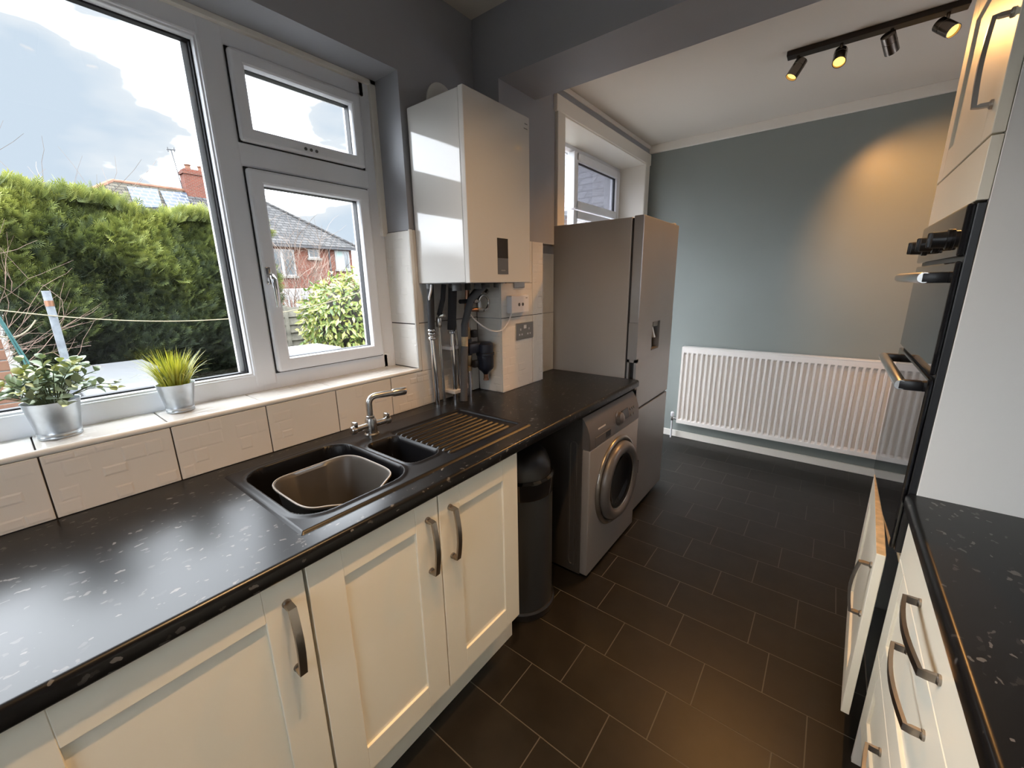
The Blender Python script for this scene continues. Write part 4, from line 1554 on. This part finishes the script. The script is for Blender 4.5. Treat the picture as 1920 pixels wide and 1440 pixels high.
spotbar((-0.362, 2.84, 2.5895), (0.290, 2.84, 2.5895),
        [(0.075, (-0.42, -0.25, -0.85), 25), (0.345, (0.02, -0.62, -0.75), 25), (0.625, (0.42, 1.0, -0.84), 28, 74), (0.905, (0.50, -0.42, -0.60), 6)],
        'dark ceiling bar with four spotlights near the far wall', (1.0, 0.48, 0.14), 84)
spotbar((-0.415, 0.26, 2.5895), (-0.415, 1.00, 2.5895),
        [(0.12, (-0.05, -0.25, -0.95), 26), (0.37, (-0.05, 0.05, -1.0), 24), (0.62, (0.2, 0.3, -0.9), 0), (0.87, (-0.12, 0.25, -0.95), 13, 112)],
        'spotlight bar on the ceiling overhead, out of the picture, nearer the window', (1.0, 0.60, 0.27), 84)


# ------------------------------------------------------------------ plants on the sill
def pot(t_, c, rb, rt, h):
    b_ = B()
    lathe(b_, [(rb, 0), (rb + 0.0015, 0.002), (rb + 0.0015, 0.006), (rb, 0.008), (rb + 0.001, 0.010), (rb + 0.0025, 0.014), (rb + 0.001, 0.018), (rt, h), (rt + 0.0015, h + 0.0015), (rt - 0.001, h + 0.001), (rt - 0.003, h - 0.012)], c, (0, 0, 1), 48, True, False)
    obj('pot', b_, M['galv'], t_, True)
    b_ = B()
    lathe(b_, [(rt - 0.003, h - 0.012), (0.0, h - 0.009)], c, (0, 0, 1), 24, False, False)
    obj('compost', b_, M['soil'], t_)


def leaf_mesh(name, L, W, m_):
    b_ = B()
    prof = [(0, 0.05), (0.2, 0.62), (0.45, 1.0), (0.7, 0.9), (0.88, 0.55), (1.0, 0.08)]
    rows_ = []
    for u, w in prof:
        z = 0.10 * L * math.sin(u * PI) - 0.05 * L * u
        rows_.append([b_.verts.new((u * L, -w * W / 2, z + 0.12 * W * w)), b_.verts.new((u * L, 0, z)), b_.verts.new((u * L, w * W / 2, z + 0.12 * W * w))])
    for a, c in zip(rows_, rows_[1:]):
        for k in range(2):
            b_.faces.new((a[k], a[k + 1], c[k + 1], c[k]))
    me = bpy.data.meshes.new(name)
    b_.to_mesh(me)
    b_.free()
    me.materials.append(m_)
    for p_ in me.polygons:
        p_.use_smooth = True
    return me


PC = (-1.540, 0.058, 1.0875)
pl1 = thing('potted_plant', 'leafy grey-green plant in galvanised pot at left end of the sill', 'plant', PC)
pot(pl1, PC, 0.0395, 0.0525, 0.094)
lm = [leaf_mesh('leaf', 0.027, 0.021, M['leaf_dark']), leaf_mesh('leaf', 0.026, 0.021, M['leaf_mid']), leaf_mesh('leaf', 0.023, 0.019, M['leaf_pale'])]
sb = B()
nleaf = 0
prng = random.Random(21)
for s in range(48):
    az = 2 * PI * s / 48 * 3.05 + prng.uniform(-.3, .3)
    el = R(prng.uniform(8, 88))
    L = prng.uniform(0.085, 0.128)
    if s in (5, 17):
        L = 0.145
    base = Vector(PC) + Vector((0.018 * math.cos(az), 0.018 * math.sin(az), 0.082))
    hx = Vector((math.cos(az) * math.cos(el), math.sin(az) * math.cos(el), math.sin(el)))
    # the pane is close behind the plant
    if hx.x < 0:
        hx.x *= 0.45
    pts = []
    for k in range(5):
        u = k / 4
        q = base + hx * L * u + Vector((0, 0, 0.016 * math.sin(PI * u) - 0.012 * u * u * math.cos(el)))
        pts.append(q)
    tube(sb, pts, [0.0014, 0.0013, 0.0012, 0.001, 0.0008], 5)
    pairs = 3 if L < 0.135 else 5
    for j in range(pairs):
        u = 0.45 + 0.55 * j / (pairs - 1)
        q = base + hx * L * u + Vector((0, 0, 0.016 * math.sin(PI * u) - 0.012 * u * u * math.cos(el)))
        for side in (-1, 1):
            if nleaf >= 298:
                break
            perp = hx.cross(Vector((0, 0, 1)))
            if perp.length < 0.05:
                perp = Vector((1, 0, 0))
            perp.normalize()
            ang = (j % 2) * PI / 2 + prng.uniform(-.4, .4)
            lat = perp * math.cos(ang) * side + perp.cross(hx).normalized() * math.sin(ang) * side
            dirv = (lat * 1.0 + hx * (0.45 + 0.4 * u) + Vector((0, 0, 0.15))).normalized()
            up = Vector((0, 0, 1)) + Vector((prng.uniform(-.6, .6), prng.uniform(-.6, .6), 0)) + hx * 0.3
            yv = up.cross(dirv).normalized()
            zv = dirv.cross(yv)
            mm = Matrix((dirv, yv, zv)).transposed().to_4x4()
            mm.translation = q - Vector(PC)
            tipness = u * 0.7 + prng.random() * 0.5
            me = lm[2] if tipness > 0.88 else (lm[1] if tipness > 0.55 else lm[0])
            lf = bpy.data.objects.new('leaf', me)
            C.objects.link(lf)
            lf.parent = pl1
            sc = prng.uniform(0.75, 1.2) * (1.05 - 0.25 * u)
            lf.matrix_local = mm @ Matrix.Scale(sc, 4)
            nleaf += 1
obj('stems', sb, M['stem'], pl1, True)

GC = (-1.548, 0.312, 1.0875)
pl2 = thing('potted_grass', 'tufted yellow-green grass in a small galvanised pot on the sill', 'plant', GC)
pot(pl2, GC, 0.034, 0.047, 0.086)
gv, gf = [], []
grng = random.Random(5)
for s in range(380):
    az = grng.uniform(0, 2 * PI)
    rr = 0.036 * math.sqrt(grng.random())
    b0 = np.array([GC[0] + rr * math.cos(az), GC[1] + rr * math.sin(az), GC[2] + 0.074])
    lean = (rr / 0.036) * grng.uniform(0.2, 1.15) + grng.uniform(-0.1, 0.15)
    if grng.random() < 0.06:
        lean = grng.uniform(1.2, 1.7)
    L = grng.uniform(0.070, 0.128)
    dx = np.array([math.cos(az), math.sin(az), 0])
    if dx[0] < 0:
        dx[0] *= 0.6
    sd = np.array([-math.sin(az + grng.uniform(-.8, .8)), math.cos(az), 0])
    sd /= np.linalg.norm(sd)
    w = grng.uniform(0.0014, 0.0026)
    i0 = len(gv)
    p_ = b0.copy()
    ang = lean * 0.35
    for k in range(5):
        u = k / 4
        ww = w * (1 - u ** 1.6) + 0.0001
        gv.append(p_ - sd * ww)
        gv.append(p_ + sd * ww)
        st = L / 4
        p_ = p_ + (dx * math.sin(ang) + np.array([0, 0, math.cos(ang)])) * st
        ang += lean * 0.28
    for k in range(4):
        a = i0 + 2 * k
        gf.append((a, a + 1, a + 3, a + 2))
stuff(obj('grass_blades', (np.array(gv), gf), M['grass'], pl2, 'all'))

# ------------------------------------------------------------------ garden
GZ = -0.05
gr = struct(obj('ground', box(B(), -75, WO - 0.001, -30, 60, GZ - 0.3, GZ), M['soil_out']))


def feather(pts, dirs, L, seed, tint, leaf=7, wid=0.10):
    """flat conifer sprays: a row of thin pointed scales either side of an axis"""
    rg_ = np.random.default_rng(seed)
    n = len(pts)
    d = dirs / np.linalg.norm(dirs, axis=1, keepdims=True)
    rv = rg_.normal(size=(n, 3))
    s_ = np.cross(d, rv)
    s_ /= np.linalg.norm(s_, axis=1, keepdims=True)
    V_, F_, T_ = [], [], []
    L = np.asarray(L)
    cnt = 0
    for j in range(leaf):
        u0 = j / leaf * 0.8
        for sgn in ((-1, 1) if j < leaf - 1 else (0,)):
            ln = (0.55 - 0.35 * j / leaf)
            a = pts + d * (L * u0)[:, None]
            tip = a + d * (L * ln * 0.8)[:, None] + s_ * (L * ln * 0.62 * sgn)[:, None]
            wv = np.cross(d, s_) * 0 + (d * 0.5 - s_ * 0.5 * sgn)
            b0_ = a + s_ * (L * wid * 0.35)[:, None]
            b1_ = a - s_ * (L * wid * 0.35)[:, None]
            m1 = (a + tip) / 2 + d * (L * wid * 0.5)[:, None]
            V_ += [b0_, b1_, tip, m1]
            i_ = np.arange(n) + cnt
            F_.append(np.stack([i_, i_ + n, i_ + 2 * n], 1))
            F_.append(np.stack([i_, i_ + 2 * n, i_ + 3 * n], 1))
            base_t = tint + 0.25 * u0
            T_ += [base_t - 0.12, base_t - 0.12, base_t + 0.22, base_t + 0.05]
            cnt += 4 * n
    return np.concatenate(V_), np.concatenate(F_).tolist(), np.clip(np.concatenate(T_), 0, 1)


hd_ = thing('conifer_hedge', 'big clipped conifer hedge filling the main window pane', 'hedge', (-8, 1.2, GZ))
hr = np.random.default_rng(3)
HY0, HY1 = 0.10, 2.86


def hedge_top(y):
    return 2.46 + 0.10 * np.sin(y * 2.3 + 0.5) + 0.05 * np.sin(y * 7) - 0.55 * np.clip((0.55 - y) / 0.5, 0, 1) ** 2 - 0.30 * np.clip((y - 2.55) / 0.35, 0, 1) ** 2


def hedge_x(y, z):
    return -7.0 + 0.13 * np.sin(y * 5.1 + 1.3 * np.sin(z * 4)) + 0.10 * np.sin(z * 6.2 + y * 2.0) - 0.25 * np.clip((z - 1.9) / 0.6, 0, 1) ** 2 - 0.25 * np.clip((0.9 - z) / 0.9, 0, 1)


N = 15000
y = hr.uniform(HY0, HY1, N)
z = GZ + 0.1 + (hedge_top(y) - GZ - 0.1) * hr.uniform(0.02, 1, N) ** 0.9
x = hedge_x(y, z) - hr.uniform(0, 0.22, N)
d = np.stack([0.75 + hr.normal(0, .3, N), 0.35 + hr.normal(0, 0.45, N), 0.55 + hr.normal(0, .3, N)], 1)
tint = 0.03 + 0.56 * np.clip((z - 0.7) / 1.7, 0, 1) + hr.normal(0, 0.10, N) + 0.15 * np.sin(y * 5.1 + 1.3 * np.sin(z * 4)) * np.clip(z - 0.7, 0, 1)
Lh = hr.uniform(0.13, 0.25, N)
# top and right-hand end
N2 = 5000
y2 = hr.uniform(HY0, HY1, N2)
x2 = hr.uniform(-8.6, -7.1, N2)
z2 = hedge_top(y2) - 0.05 - 0.15 * np.clip((-7.6 - x2), 0, 1) + 0.12 * hr.random(N2) ** 4
d2 = np.stack([0.3 + hr.normal(0, .35, N2), 0.25 + hr.normal(0, 0.4, N2), 1.0 + hr.normal(0, .2, N2)], 1)
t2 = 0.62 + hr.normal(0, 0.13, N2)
N3 = 3500
z3 = hr.uniform(0.1, 2.3, N3)
y3 = HY1 - 0.03 - hr.uniform(0, 0.12, N3) - 0.25 * np.clip((z3 - 1.9) / 0.4, 0, 1)
x3 = hr.uniform(-8.6, -7.1, N3)
d3 = np.stack([0.3 + hr.normal(0, .4, N3), 0.8 + hr.normal(0, 0.3, N3), 0.6 + hr.normal(0, .3, N3)], 1)
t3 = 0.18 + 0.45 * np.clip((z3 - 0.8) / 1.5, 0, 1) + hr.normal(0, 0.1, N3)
pts = np.concatenate([np.stack([x, y, z], 1), np.stack([x2, y2, z2], 1), np.stack([x3, y3, z3], 1)])
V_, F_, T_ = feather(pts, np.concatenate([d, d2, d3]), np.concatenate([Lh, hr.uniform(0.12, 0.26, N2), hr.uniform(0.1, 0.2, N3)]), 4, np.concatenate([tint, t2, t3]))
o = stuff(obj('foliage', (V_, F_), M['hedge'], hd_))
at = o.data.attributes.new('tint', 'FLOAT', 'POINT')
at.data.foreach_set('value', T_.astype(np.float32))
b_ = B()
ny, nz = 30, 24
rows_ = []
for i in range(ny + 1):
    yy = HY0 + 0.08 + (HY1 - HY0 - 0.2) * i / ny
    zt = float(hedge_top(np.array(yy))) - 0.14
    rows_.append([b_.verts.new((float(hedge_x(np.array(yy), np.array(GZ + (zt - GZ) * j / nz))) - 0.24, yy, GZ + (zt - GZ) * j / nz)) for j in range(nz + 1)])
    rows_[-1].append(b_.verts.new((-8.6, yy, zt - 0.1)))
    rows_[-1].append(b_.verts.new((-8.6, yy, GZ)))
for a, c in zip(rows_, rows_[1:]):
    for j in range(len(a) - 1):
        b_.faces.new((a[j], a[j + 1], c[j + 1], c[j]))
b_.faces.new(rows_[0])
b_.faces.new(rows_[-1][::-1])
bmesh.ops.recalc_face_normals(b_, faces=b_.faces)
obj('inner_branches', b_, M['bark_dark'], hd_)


def twigs(name, label, base, spread, height, n, seed, m_='bark', thick=0.006, lean=(0, 0), group=None):
    rg_ = random.Random(seed)
    t_ = thing(name, label, 'shrub', base)
    b_ = B()

    def grow(p_, d_, L, r, lev):
        k = 4
        pp = [p_]
        for i in range(k):
            d_ = (d_ + Vector((rg_.gauss(0, .16), rg_.gauss(0, .16), rg_.gauss(0.02, .12)))).normalized()
            pp.append(pp[-1] + d_ * L / k)
        tube(b_, pp, [r, r * .85, r * .7, r * .6, r * .45], 3, False)
        if lev > 0:
            for i in range(3 if lev > 1 else 4):
                q = pp[rg_.randint(2, 4)]
                nd = (d_ + Vector((rg_.gauss(0, .55), rg_.gauss(0, .55), rg_.gauss(0.1, .35)))).normalized()
                grow(q, nd, L * rg_.uniform(.5, .75), r * 0.6, lev - 1)
    for i in range(n):
        a = rg_.uniform(0, 2 * PI)
        rr = math.sqrt(rg_.random())
        bp = Vector(base) + Vector((math.cos(a) * rr * spread[0] * .4, math.sin(a) * rr * spread[1] * .4, 0))
        dv = Vector((math.cos(a) * rr * spread[0] + lean[0], math.sin(a) * rr * spread[1] + lean[1], height)).normalized()
        grow(bp, dv, height * rg_.uniform(.5, .75), thick, 2)
    obj('branches', b_, M[m_], t_)
    return t_


twigs('bare_shrub', 'brown leafless shrub left of the hedge, behind the metal post', (-6.3, -0.50, GZ), (0.30, 0.36), 1.75, 34, 11, lean=(0.05, 0.0), m_='twig')
twigs('bare_shrub', 'leafless grey-brown shrub right of the hedge, in front of the brick house', (-10.6, 5.1, GZ), (0.75, 0.8), 2.7, 26, 12, thick=0.011)
twigs('bare_shrub', 'thin leafless twigs poking up above the left end of the hedge', (-9.8, 0.85, GZ), (0.35, 0.7), 3.0, 12, 13, thick=0.010)

# variegated laurel
la = thing('variegated_laurel', 'rounded yellow-green variegated bush seen through the opening casement', 'bush', (-5.0, 2.98, GZ))
lr = np.random.default_rng(9)
NL = 3600
u = lr.uniform(-1, 1, NL)
ph = lr.uniform(0, 2 * PI, NL)
nrm = np.stack([np.sqrt(1 - u * u) * np.cos(ph), np.sqrt(1 - u * u) * np.sin(ph), u], 1)
rad = lr.uniform(0.78, 1.04, NL)[:, None]
cen = np.array([-5.0, 3.02, 1.02])
bump_ = 1 + 0.08 * np.sin(6 * ph + 4 * u)[:, None]
pp = cen + nrm * rad * bump_ * np.array([0.52, 0.66, 0.60])
dl = nrm * 0.5 + lr.normal(0, .5, (NL, 3)) + np.array([0.2, 0.1, -0.5])
dl /= np.linalg.norm(dl, axis=1, keepdims=True)
sl = np.cross(dl, nrm + lr.normal(0, .3, (NL, 3)))
sl /= np.linalg.norm(sl, axis=1, keepdims=True)
ll = lr.uniform(0.07, 0.115, NL)[:, None]
nb = np.cross(sl, dl)
V_ = np.concatenate([pp, pp + dl * ll * .45 + sl * ll * .19 + nb * ll * 0.06, pp + dl * ll, pp + dl * ll * .45 - sl * ll * .19 + nb * ll * 0.06, pp + dl * ll * .45])
i_ = np.arange(NL)
F_ = np.concatenate([np.stack([i_, i_ + NL, i_ + 4 * NL], 1), np.stack([i_ + NL, i_ + 2 * NL, i_ + 4 * NL], 1), np.stack([i_ + 2 * NL, i_ + 3 * NL, i_ + 4 * NL], 1), np.stack([i_ + 3 * NL, i_, i_ + 4 * NL], 1)]).tolist()
stuff(obj('foliage', (V_, F_), M['laurel'], la))
b_ = B()
bmesh.ops.create_icosphere(b_, subdivisions=2, radius=1)
bmesh.ops.scale(b_, vec=(0.40, 0.50, 0.45), verts=b_.verts)
bmesh.ops.translate(b_, vec=tuple(cen), verts=b_.verts)
for k in range(6):
    tube(b_, [(-5 + 0.04 * k - .1, 2.9 + 0.05 * k, GZ - 0.02), (-5 + 0.1 * k - .25, 2.75 + 0.1 * k, 0.9)], 0.02, 6)
obj('inner_branches', b_, M['bark_dark'], la)

# lapped fence panel behind it
fe = thing('fence_panel', 'weathered overlapping board fence behind the variegated bush', 'fence', (-5.75, 2.7, GZ))
for k in range(11):
    z0 = 0.02 + k * 0.105
    b_ = B()
    n = 14
    top = [(2.02 + 1.75 * i / n, z0 + 0.128 + rng.uniform(-.008, .008)) for i in range(n + 1)]
    lowp = [(2.02 + 1.75 * i / n, z0) for i in range(n + 1)]
    va = [b_.verts.new((-5.745 + 0.0, q[0], q[1])) for q in top]
    vb = [b_.verts.new((-5.722, q[0], q[1])) for q in lowp]
    vc = [b_.verts.new((-5.757, q[0], q[1])) for q in top]
    vd = [b_.verts.new((-5.740, q[0], q[1])) for q in lowp]
    for i in range(n):
        b_.faces.new((vb[i], vb[i + 1], va[i + 1], va[i]))
        b_.faces.new((va[i], va[i + 1], vc[i + 1], vc[i]))
        b_.faces.new((vd[i + 1], vd[i], vc[i], vc[i + 1]))
        b_.faces.new((vb[i + 1], vb[i], vd[i], vd[i + 1]))
    bmesh.ops.recalc_face_normals(b_, faces=b_.faces)
    obj('board', b_, M['wood_post'], fe)
for yy in (2.0, 2.45, 2.9, 3.35, 3.80):
    b_ = B()
    w = 0.045 if yy in (2.0, 3.80) else 0.018
    box(b_, -5.735, -5.70, yy - w, yy + w, GZ, 1.22)
    obj('batten', b_, M['wood_post'], fe)

# white gate / railing and raised lid further back
ga = thing('white_gate', 'white painted picket gate in front of the brick house', 'gate', (-13, 5.4, GZ))
for i in range(12):
    b_ = B()
    box(b_, -13.02, -12.99, 5.0 + 0.115 * i, 5.06 + 0.115 * i, GZ, 1.20, 0.005)
    obj('picket', b_, M['white_out'], ga)
for zz in (0.35, 1.10):
    obj('rail', box(B(), -13.05, -13.02, 4.95, 6.36, zz, zz + 0.12), M['white_out'], ga)
vh = thing('garden_canopy', 'white flat canopy roof behind the picket gate', 'canopy', (-15, 6.4, GZ))
obj('canopy_roof', box(B(), -15.6, -14.2, 5.75, 7.3, 1.18, 1.42, 0.03, 2), M['white_out'], vh)
for yy in (5.85, 7.2):
    obj('canopy_post', box(B(), -14.35, -14.27, yy - 0.04, yy + 0.04, GZ, 1.19), M['white_out'], vh)
    obj('canopy_post', box(B(), -15.5, -15.42, yy - 0.04, yy + 0.04, GZ, 1.19), M['white_out'], vh)

# grey table outside the big pane and low white chest
gt_ = thing('garden_table', 'pale grey garden table top outside the window, behind the pots', 'table', (-5.2, 0.65, GZ))
obj('table_top', box(B(), -6.05, -4.25, 0.33, 0.98, 0.655, 0.70, 0.006), M['slab_grey'], gt_)
for (xx, yy) in ((-4.33, 0.37), (-4.33, 0.93), (-5.95, 0.37), (-5.95, 0.93)):
    obj('leg', box(B(), xx - 0.03, xx + 0.03, yy - 0.03, yy + 0.03, GZ, 0.656), M['white_out'], gt_)
ch_ = thing('garden_chest', 'low white storage chest in front of the variegated bush', 'chest', (-4.1, 2.0, GZ))
obj('chest_body', box(B(), -4.42, -3.98, 1.72, 2.17, GZ, 0.80), M['slab_grey'], ch_)
obj('chest_lid', box(B(), -4.45, -3.95, 1.70, 2.19, 0.80, 0.85, 0.008), M['white_out'], ch_)

# scalloped edging stones by the hedge foot
eg = thing('bed_edging', 'row of scalloped concrete edging stones at foot of the hedge', 'edging', (-6.0, 1.8, GZ))
for i in range(14):
    b_ = B()
    yc = 1.15 + 0.145 * i
    lathe(b_, [(0.07, 0), (0.07, 0.05)], (-6.0, yc, 0.20), (1, 0, 0), 14)
    box(b_, -6.0, -5.95, yc - 0.07, yc + 0.07, GZ, 0.205)
    obj('edging_stone', b_, M['concrete'], eg)
struct(obj('ground', box(B(), -3.6, WO - 0.002, 1.3, 8.5, GZ - 0.05, GZ + 0.01), M['concrete']))  # unseen pale paving added by the back door to bounce daylight indoors
struct(obj('ground', box(B(), 1.1, 30, -40, 60, GZ - 0.3, GZ), M['soil_out']))
bed = box(B(), -8.9, -5.951, 1.05, 3.2, GZ - 0.01, 0.17)
struct(obj('ground', bed, M['soil_out']))
struct(obj('ground', box(B(), WO - 0.001, 20, -40, -1.801, GZ - 0.3, GZ), M['slab_grey']))

# washing-line post and cords
po = thing('line_post', 'grey galvanised washing-line post standing left of the table', 'post', (-4.5, 0.30, GZ))
b_ = B()
tube(b_, [(-4.5, 0.30, GZ), (-4.5, 0.30, 1.46)], 0.023, 12)
obj('post_tube', b_, M['post_steel'], po, True)
b_ = B()
tube(b_, [(-4.5, 0.30, 1.35), (-4.5, 0.30, 1.39)], 0.0245, 12)
obj('rust_band', b_, M['copper'], po, True)
b_ = B()
p0, p1 = Vector((-4.5, -0.35, 1.46)), Vector((-4.5, 3.3, 1.55))
b_ = B()
cp = []
for k in range(41):
    u_ = k / 40
    q = p0.lerp(p1, u_)
    q.z -= 4 * 0.335 * u_ * (1 - u_) * (1.0 - 0.05 * u_)
    cp.append(q + Vector((0.03, 0, 0)))
tube(b_, cp, 0.0045, 6)
tag(obj('washing_line', b_, M['rope'], None, True, base=(-4.5, 1, 1.2)), 'thin buff washing line sagging across the window in front of the hedge', 'rope')
b_ = B()
cp = []
for k in range(20):
    u_ = k / 19
    cp.append((-4.45, -0.12 + 0.33 * u_, 1.39 - 0.42 * u_ * (1 - u_) * 1.6 - 0.13 * u_))
tube(b_, cp, 0.0045, 6)
tag(obj('loose_line', b_, M['rope'], None, True, base=(-4.45, 0, 1.2)), 'short slack loop of cord hanging at the left window edge', 'rope')
bp = thing('brick_pillar', 'red brick garden pillar at the left edge of the window', 'pillar', (-4.6, -0.08, GZ))
for k in range(17):
    for j in range(2):
        b_ = B()
        ya = -0.19 + (0.115 if k % 2 else 0.0)
        if k % 2 == 0:
            box(b_, -4.70 + j * 0.113, -4.593 + j * 0.113, -0.19, 0.03, GZ + k * 0.075, GZ + k * 0.075 + 0.066, 0.003)
        else:
            box(b_, -4.70, -4.48, -0.19 + j * 0.113, -0.083 + j * 0.113, GZ + k * 0.075, GZ + k * 0.075 + 0.066, 0.003)
        obj('brick', b_, M['ridge'], bp)
obj('mortar', box(B(), -4.695, -4.485, -0.185, 0.025, GZ, GZ + 17 * 0.075 - 0.008), M['concrete'], bp)
b_ = B()
tube(b_, [(-4.42, 0.045, 1.30), (-4.42, 0.10, 0.98), (-4.42, 0.15, 0.2)], 0.006, 8)
tube(b_, [(-4.42, 0.052, 1.30), (-4.42, 0.115, 0.98), (-4.42, 0.17, 0.2)], 0.006, 8)
tag(obj('teal_cord', b_, M['teal'], None, True, base=(-4.42, 0.1, 0.2)), 'pair of teal cords slanting down beside the brick pillar', 'cord')

# ------------------------------------------------------------------ house across the gardens
ho = thing('brick_house', 'red brick house with hipped slate roof and chimney beyond the hedge', 'house', (-34, 10, -0.9))
EX, EZ, RXX, RZZ = -29.6, 4.36, -34.0, 7.64
HYL, HYR = 1.3, 18.75
hw = box(B(), -38.2, -30.0, HYL + 0.4, HYR - 0.4, -1.0, 4.55)
hwall = obj('walls', hw, M['brick'], ho)
RL, RR = 6.05, 14.1
b_ = B()
v = [b_.verts.new(p_) for p_ in ((EX, HYL, EZ), (EX, HYR, EZ), (RXX, RR, RZZ), (RXX, RL, RZZ))]
b_.faces.new(v)
vb = [b_.verts.new(p_) for p_ in ((EX, HYL, EZ - 0.15), (EX, HYR, EZ - 0.15))]
b_.faces.new((v[1], v[0], vb[0], vb[1]))
XB = 2 * RXX - EX
w2 = [b_.verts.new(p_) for p_ in ((XB, HYL, EZ), (XB, HYR, EZ))]
b_.faces.new((w2[1], w2[0], v[3], v[2]))
b_.faces.new((w2[0], v[0], v[3]))
b_.faces.new((v[1], w2[1], v[2]))
bmesh.ops.recalc_face_normals(b_, faces=b_.faces)
roof = obj('roof', b_, M['slate'], ho)


def on_roof(y, z, off=0.0):
    k = (z - EZ) / (RZZ - EZ)
    return Vector((EX + (RXX - EX) * k + off * 0.6, y, z + off * 0.8))


b_ = B()
tube(b_, [(RXX, RL, RZZ), (RXX, RR, RZZ)], 0.13, 8)
tube(b_, [(RXX, RL, RZZ), (EX, HYL, EZ)], 0.13, 8)
obj('ridge_tiles', b_, M['ridge'], roof, label='terracotta ridge and left hip tiles')
b_ = B()
tube(b_, [(RXX, RR, RZZ), (EX, HYR, EZ)], 0.12, 8)
obj('ridge_tiles', b_, M['slate'], roof)
# brown lichened slates left of the chimney
b_ = B()
v = [b_.verts.new(on_roof(yy, zz, 0.03)) for yy, zz in ((2.9, 5.4), (9.3, 5.4), (9.3, 7.6), (6.15, 7.6))]
b_.faces.new(v)
r_ = bmesh.ops.extrude_face_region(b_, geom=b_.faces[:])
bmesh.ops.translate(b_, vec=(-0.03, 0, -0.03), verts=[q for q in r_['geom'] if isinstance(q, bmesh.types.BMVert)])
bmesh.ops.recalc_face_normals(b_, faces=b_.faces)
obj('old_slates', b_, M['slate_brown'], roof, label='browner lichened slates')
for (ya, yb, sk_) in ((6.55, 7.98, -0.2), (8.06, 9.42, -0.2)):
    b_ = B()
    v = [b_.verts.new(on_roof(yy, zz, 0.12)) for yy, zz in ((ya - 0.2, 5.95), (yb - 0.35, 6.05), (yb, 7.36), (ya, 7.26))]
    b_.faces.new(v)
    r_ = bmesh.ops.extrude_face_region(b_, geom=b_.faces[:])
    bmesh.ops.translate(b_, vec=(-0.05, 0, -0.07), verts=[q for q in r_['geom'] if isinstance(q, bmesh.types.BMVert)])
    bmesh.ops.recalc_face_normals(b_, faces=b_.faces)
    obj('solar_panel', b_, M['solar'], roof)
b_ = B()
box(b_, -34.3, -33.5, 9.45, 11.0, 6.9, 8.75)
box(b_, -34.36, -33.44, 9.38, 11.07, 8.60, 8.78)
box(b_, -34.3, -33.5, 9.50, 10.95, 8.78, 8.92)
chm = obj('chimney', b_, M['brick'], ho)
for yy in (9.85, 10.55):
    b_ = B()
    lathe(b_, [(0.20, 0), (0.16, 0.05), (0.15, 0.26), (0.19, 0.28), (0.19, 0.34), (0.12, 0.34)], (-33.9, yy, 8.9), (0, 0, 1), 16)
    obj('chimney_pot', b_, M['ridge'], chm)
b_ = B()
tube(b_, [(-34.0, 9.42, 7.3), (-34.0, 9.18, 10.0)], 0.03, 6)
tube(b_, [(-34.0, 8.95, 9.95), (-34.0, 9.4, 10.0)], 0.035, 6)
tube(b_, [(-34.0, 9.02, 10.08), (-34.0, 9.02, 9.82)], 0.03, 6)
tube(b_, [(-34.0, 9.35, 10.12), (-34.0, 9.35, 9.86)], 0.03, 6)
obj('aerial', b_, M['gutter'], ho)
b_ = B()
tube(b_, [(-33.9, 14.55, 7.2), (-33.9, 14.25, 8.8)], 0.025, 6)
obj('aerial', b_, M['gutter'], ho)
b_ = B()
box(b_, EX - 0.1, EX + 0.06, HYL, HYR, EZ - 0.22, EZ - 0.06)
tube(b_, [(-29.93, 16.5, EZ - 0.2), (-29.93, 16.5, -0.9)], 0.06, 8)
obj('gutter', b_, M['gutter'], ho)


def house_window(y0, y1, z0, z1, mull, curtain=False):
    f = obj('window_frame', None or (lambda b: (box(b, -30.0, -29.92, y0, y1, z0, z1), b)[1])(B()), M['white_out'], ho)
    w_ = 0.09
    n = len(mull) + 1
    ed = [y0] + mull + [y1]
    for i, (a, c) in enumerate(zip(ed, ed[1:])):
        obj('window_pane', box(B(), -29.925, -29.905, a + w_, c - w_, z0 + w_, z1 - w_), M['curtain'] if curtain and i == 0 else M['dark_glass'], f)
    obj('sill', box(B(), -29.98, -29.82, y0 - 0.1, y1 + 0.1, z0 - 0.14, z0), M['concrete'], f)


house_window(12.3, 13.95, 2.25, 4.0, [13.1])
house_window(14.95, 15.75, 3.50, 4.12, [])
house_window(16.95, 18.1, 2.75, 4.12, [17.6], True)

# neighbour seen through the obscured far window
nb_ = thing('neighbour_house', 'blurred brick house with grey roof behind the frosted far window', 'house', (-7, 10.5, GZ))
obj('walls', box(B(), -9.0, -2.4, 9.0, 13.0, GZ, 3.12), M['brick_x'], nb_)
b_ = B()
v0 = [b_.verts.new(p_) for p_ in ((-9.3, 8.7, 3.05), (-9.3, 11.0, 5.0), (-9.3, 13.3, 3.05))]
v1 = [b_.verts.new(p_) for p_ in ((-2.1, 8.7, 3.05), (-2.1, 11.0, 5.0), (-2.1, 13.3, 3.05))]
for k in range(3):
    b_.faces.new((v0[k], v0[(k + 1) % 3], v1[(k + 1) % 3], v1[k]))
b_.faces.new(v0)
b_.faces.new(v1)
bmesh.ops.recalc_face_normals(b_, faces=b_.faces)
obj('roof', b_, M['slate_x'], nb_)
obj('gutter', box(B(), -9.3, -2.1, 8.62, 8.74, 2.94, 3.06, 0.01), M['gutter'], nb_)

for o in bpy.data.objects:
    if '_org' in o:
        del o['_org']
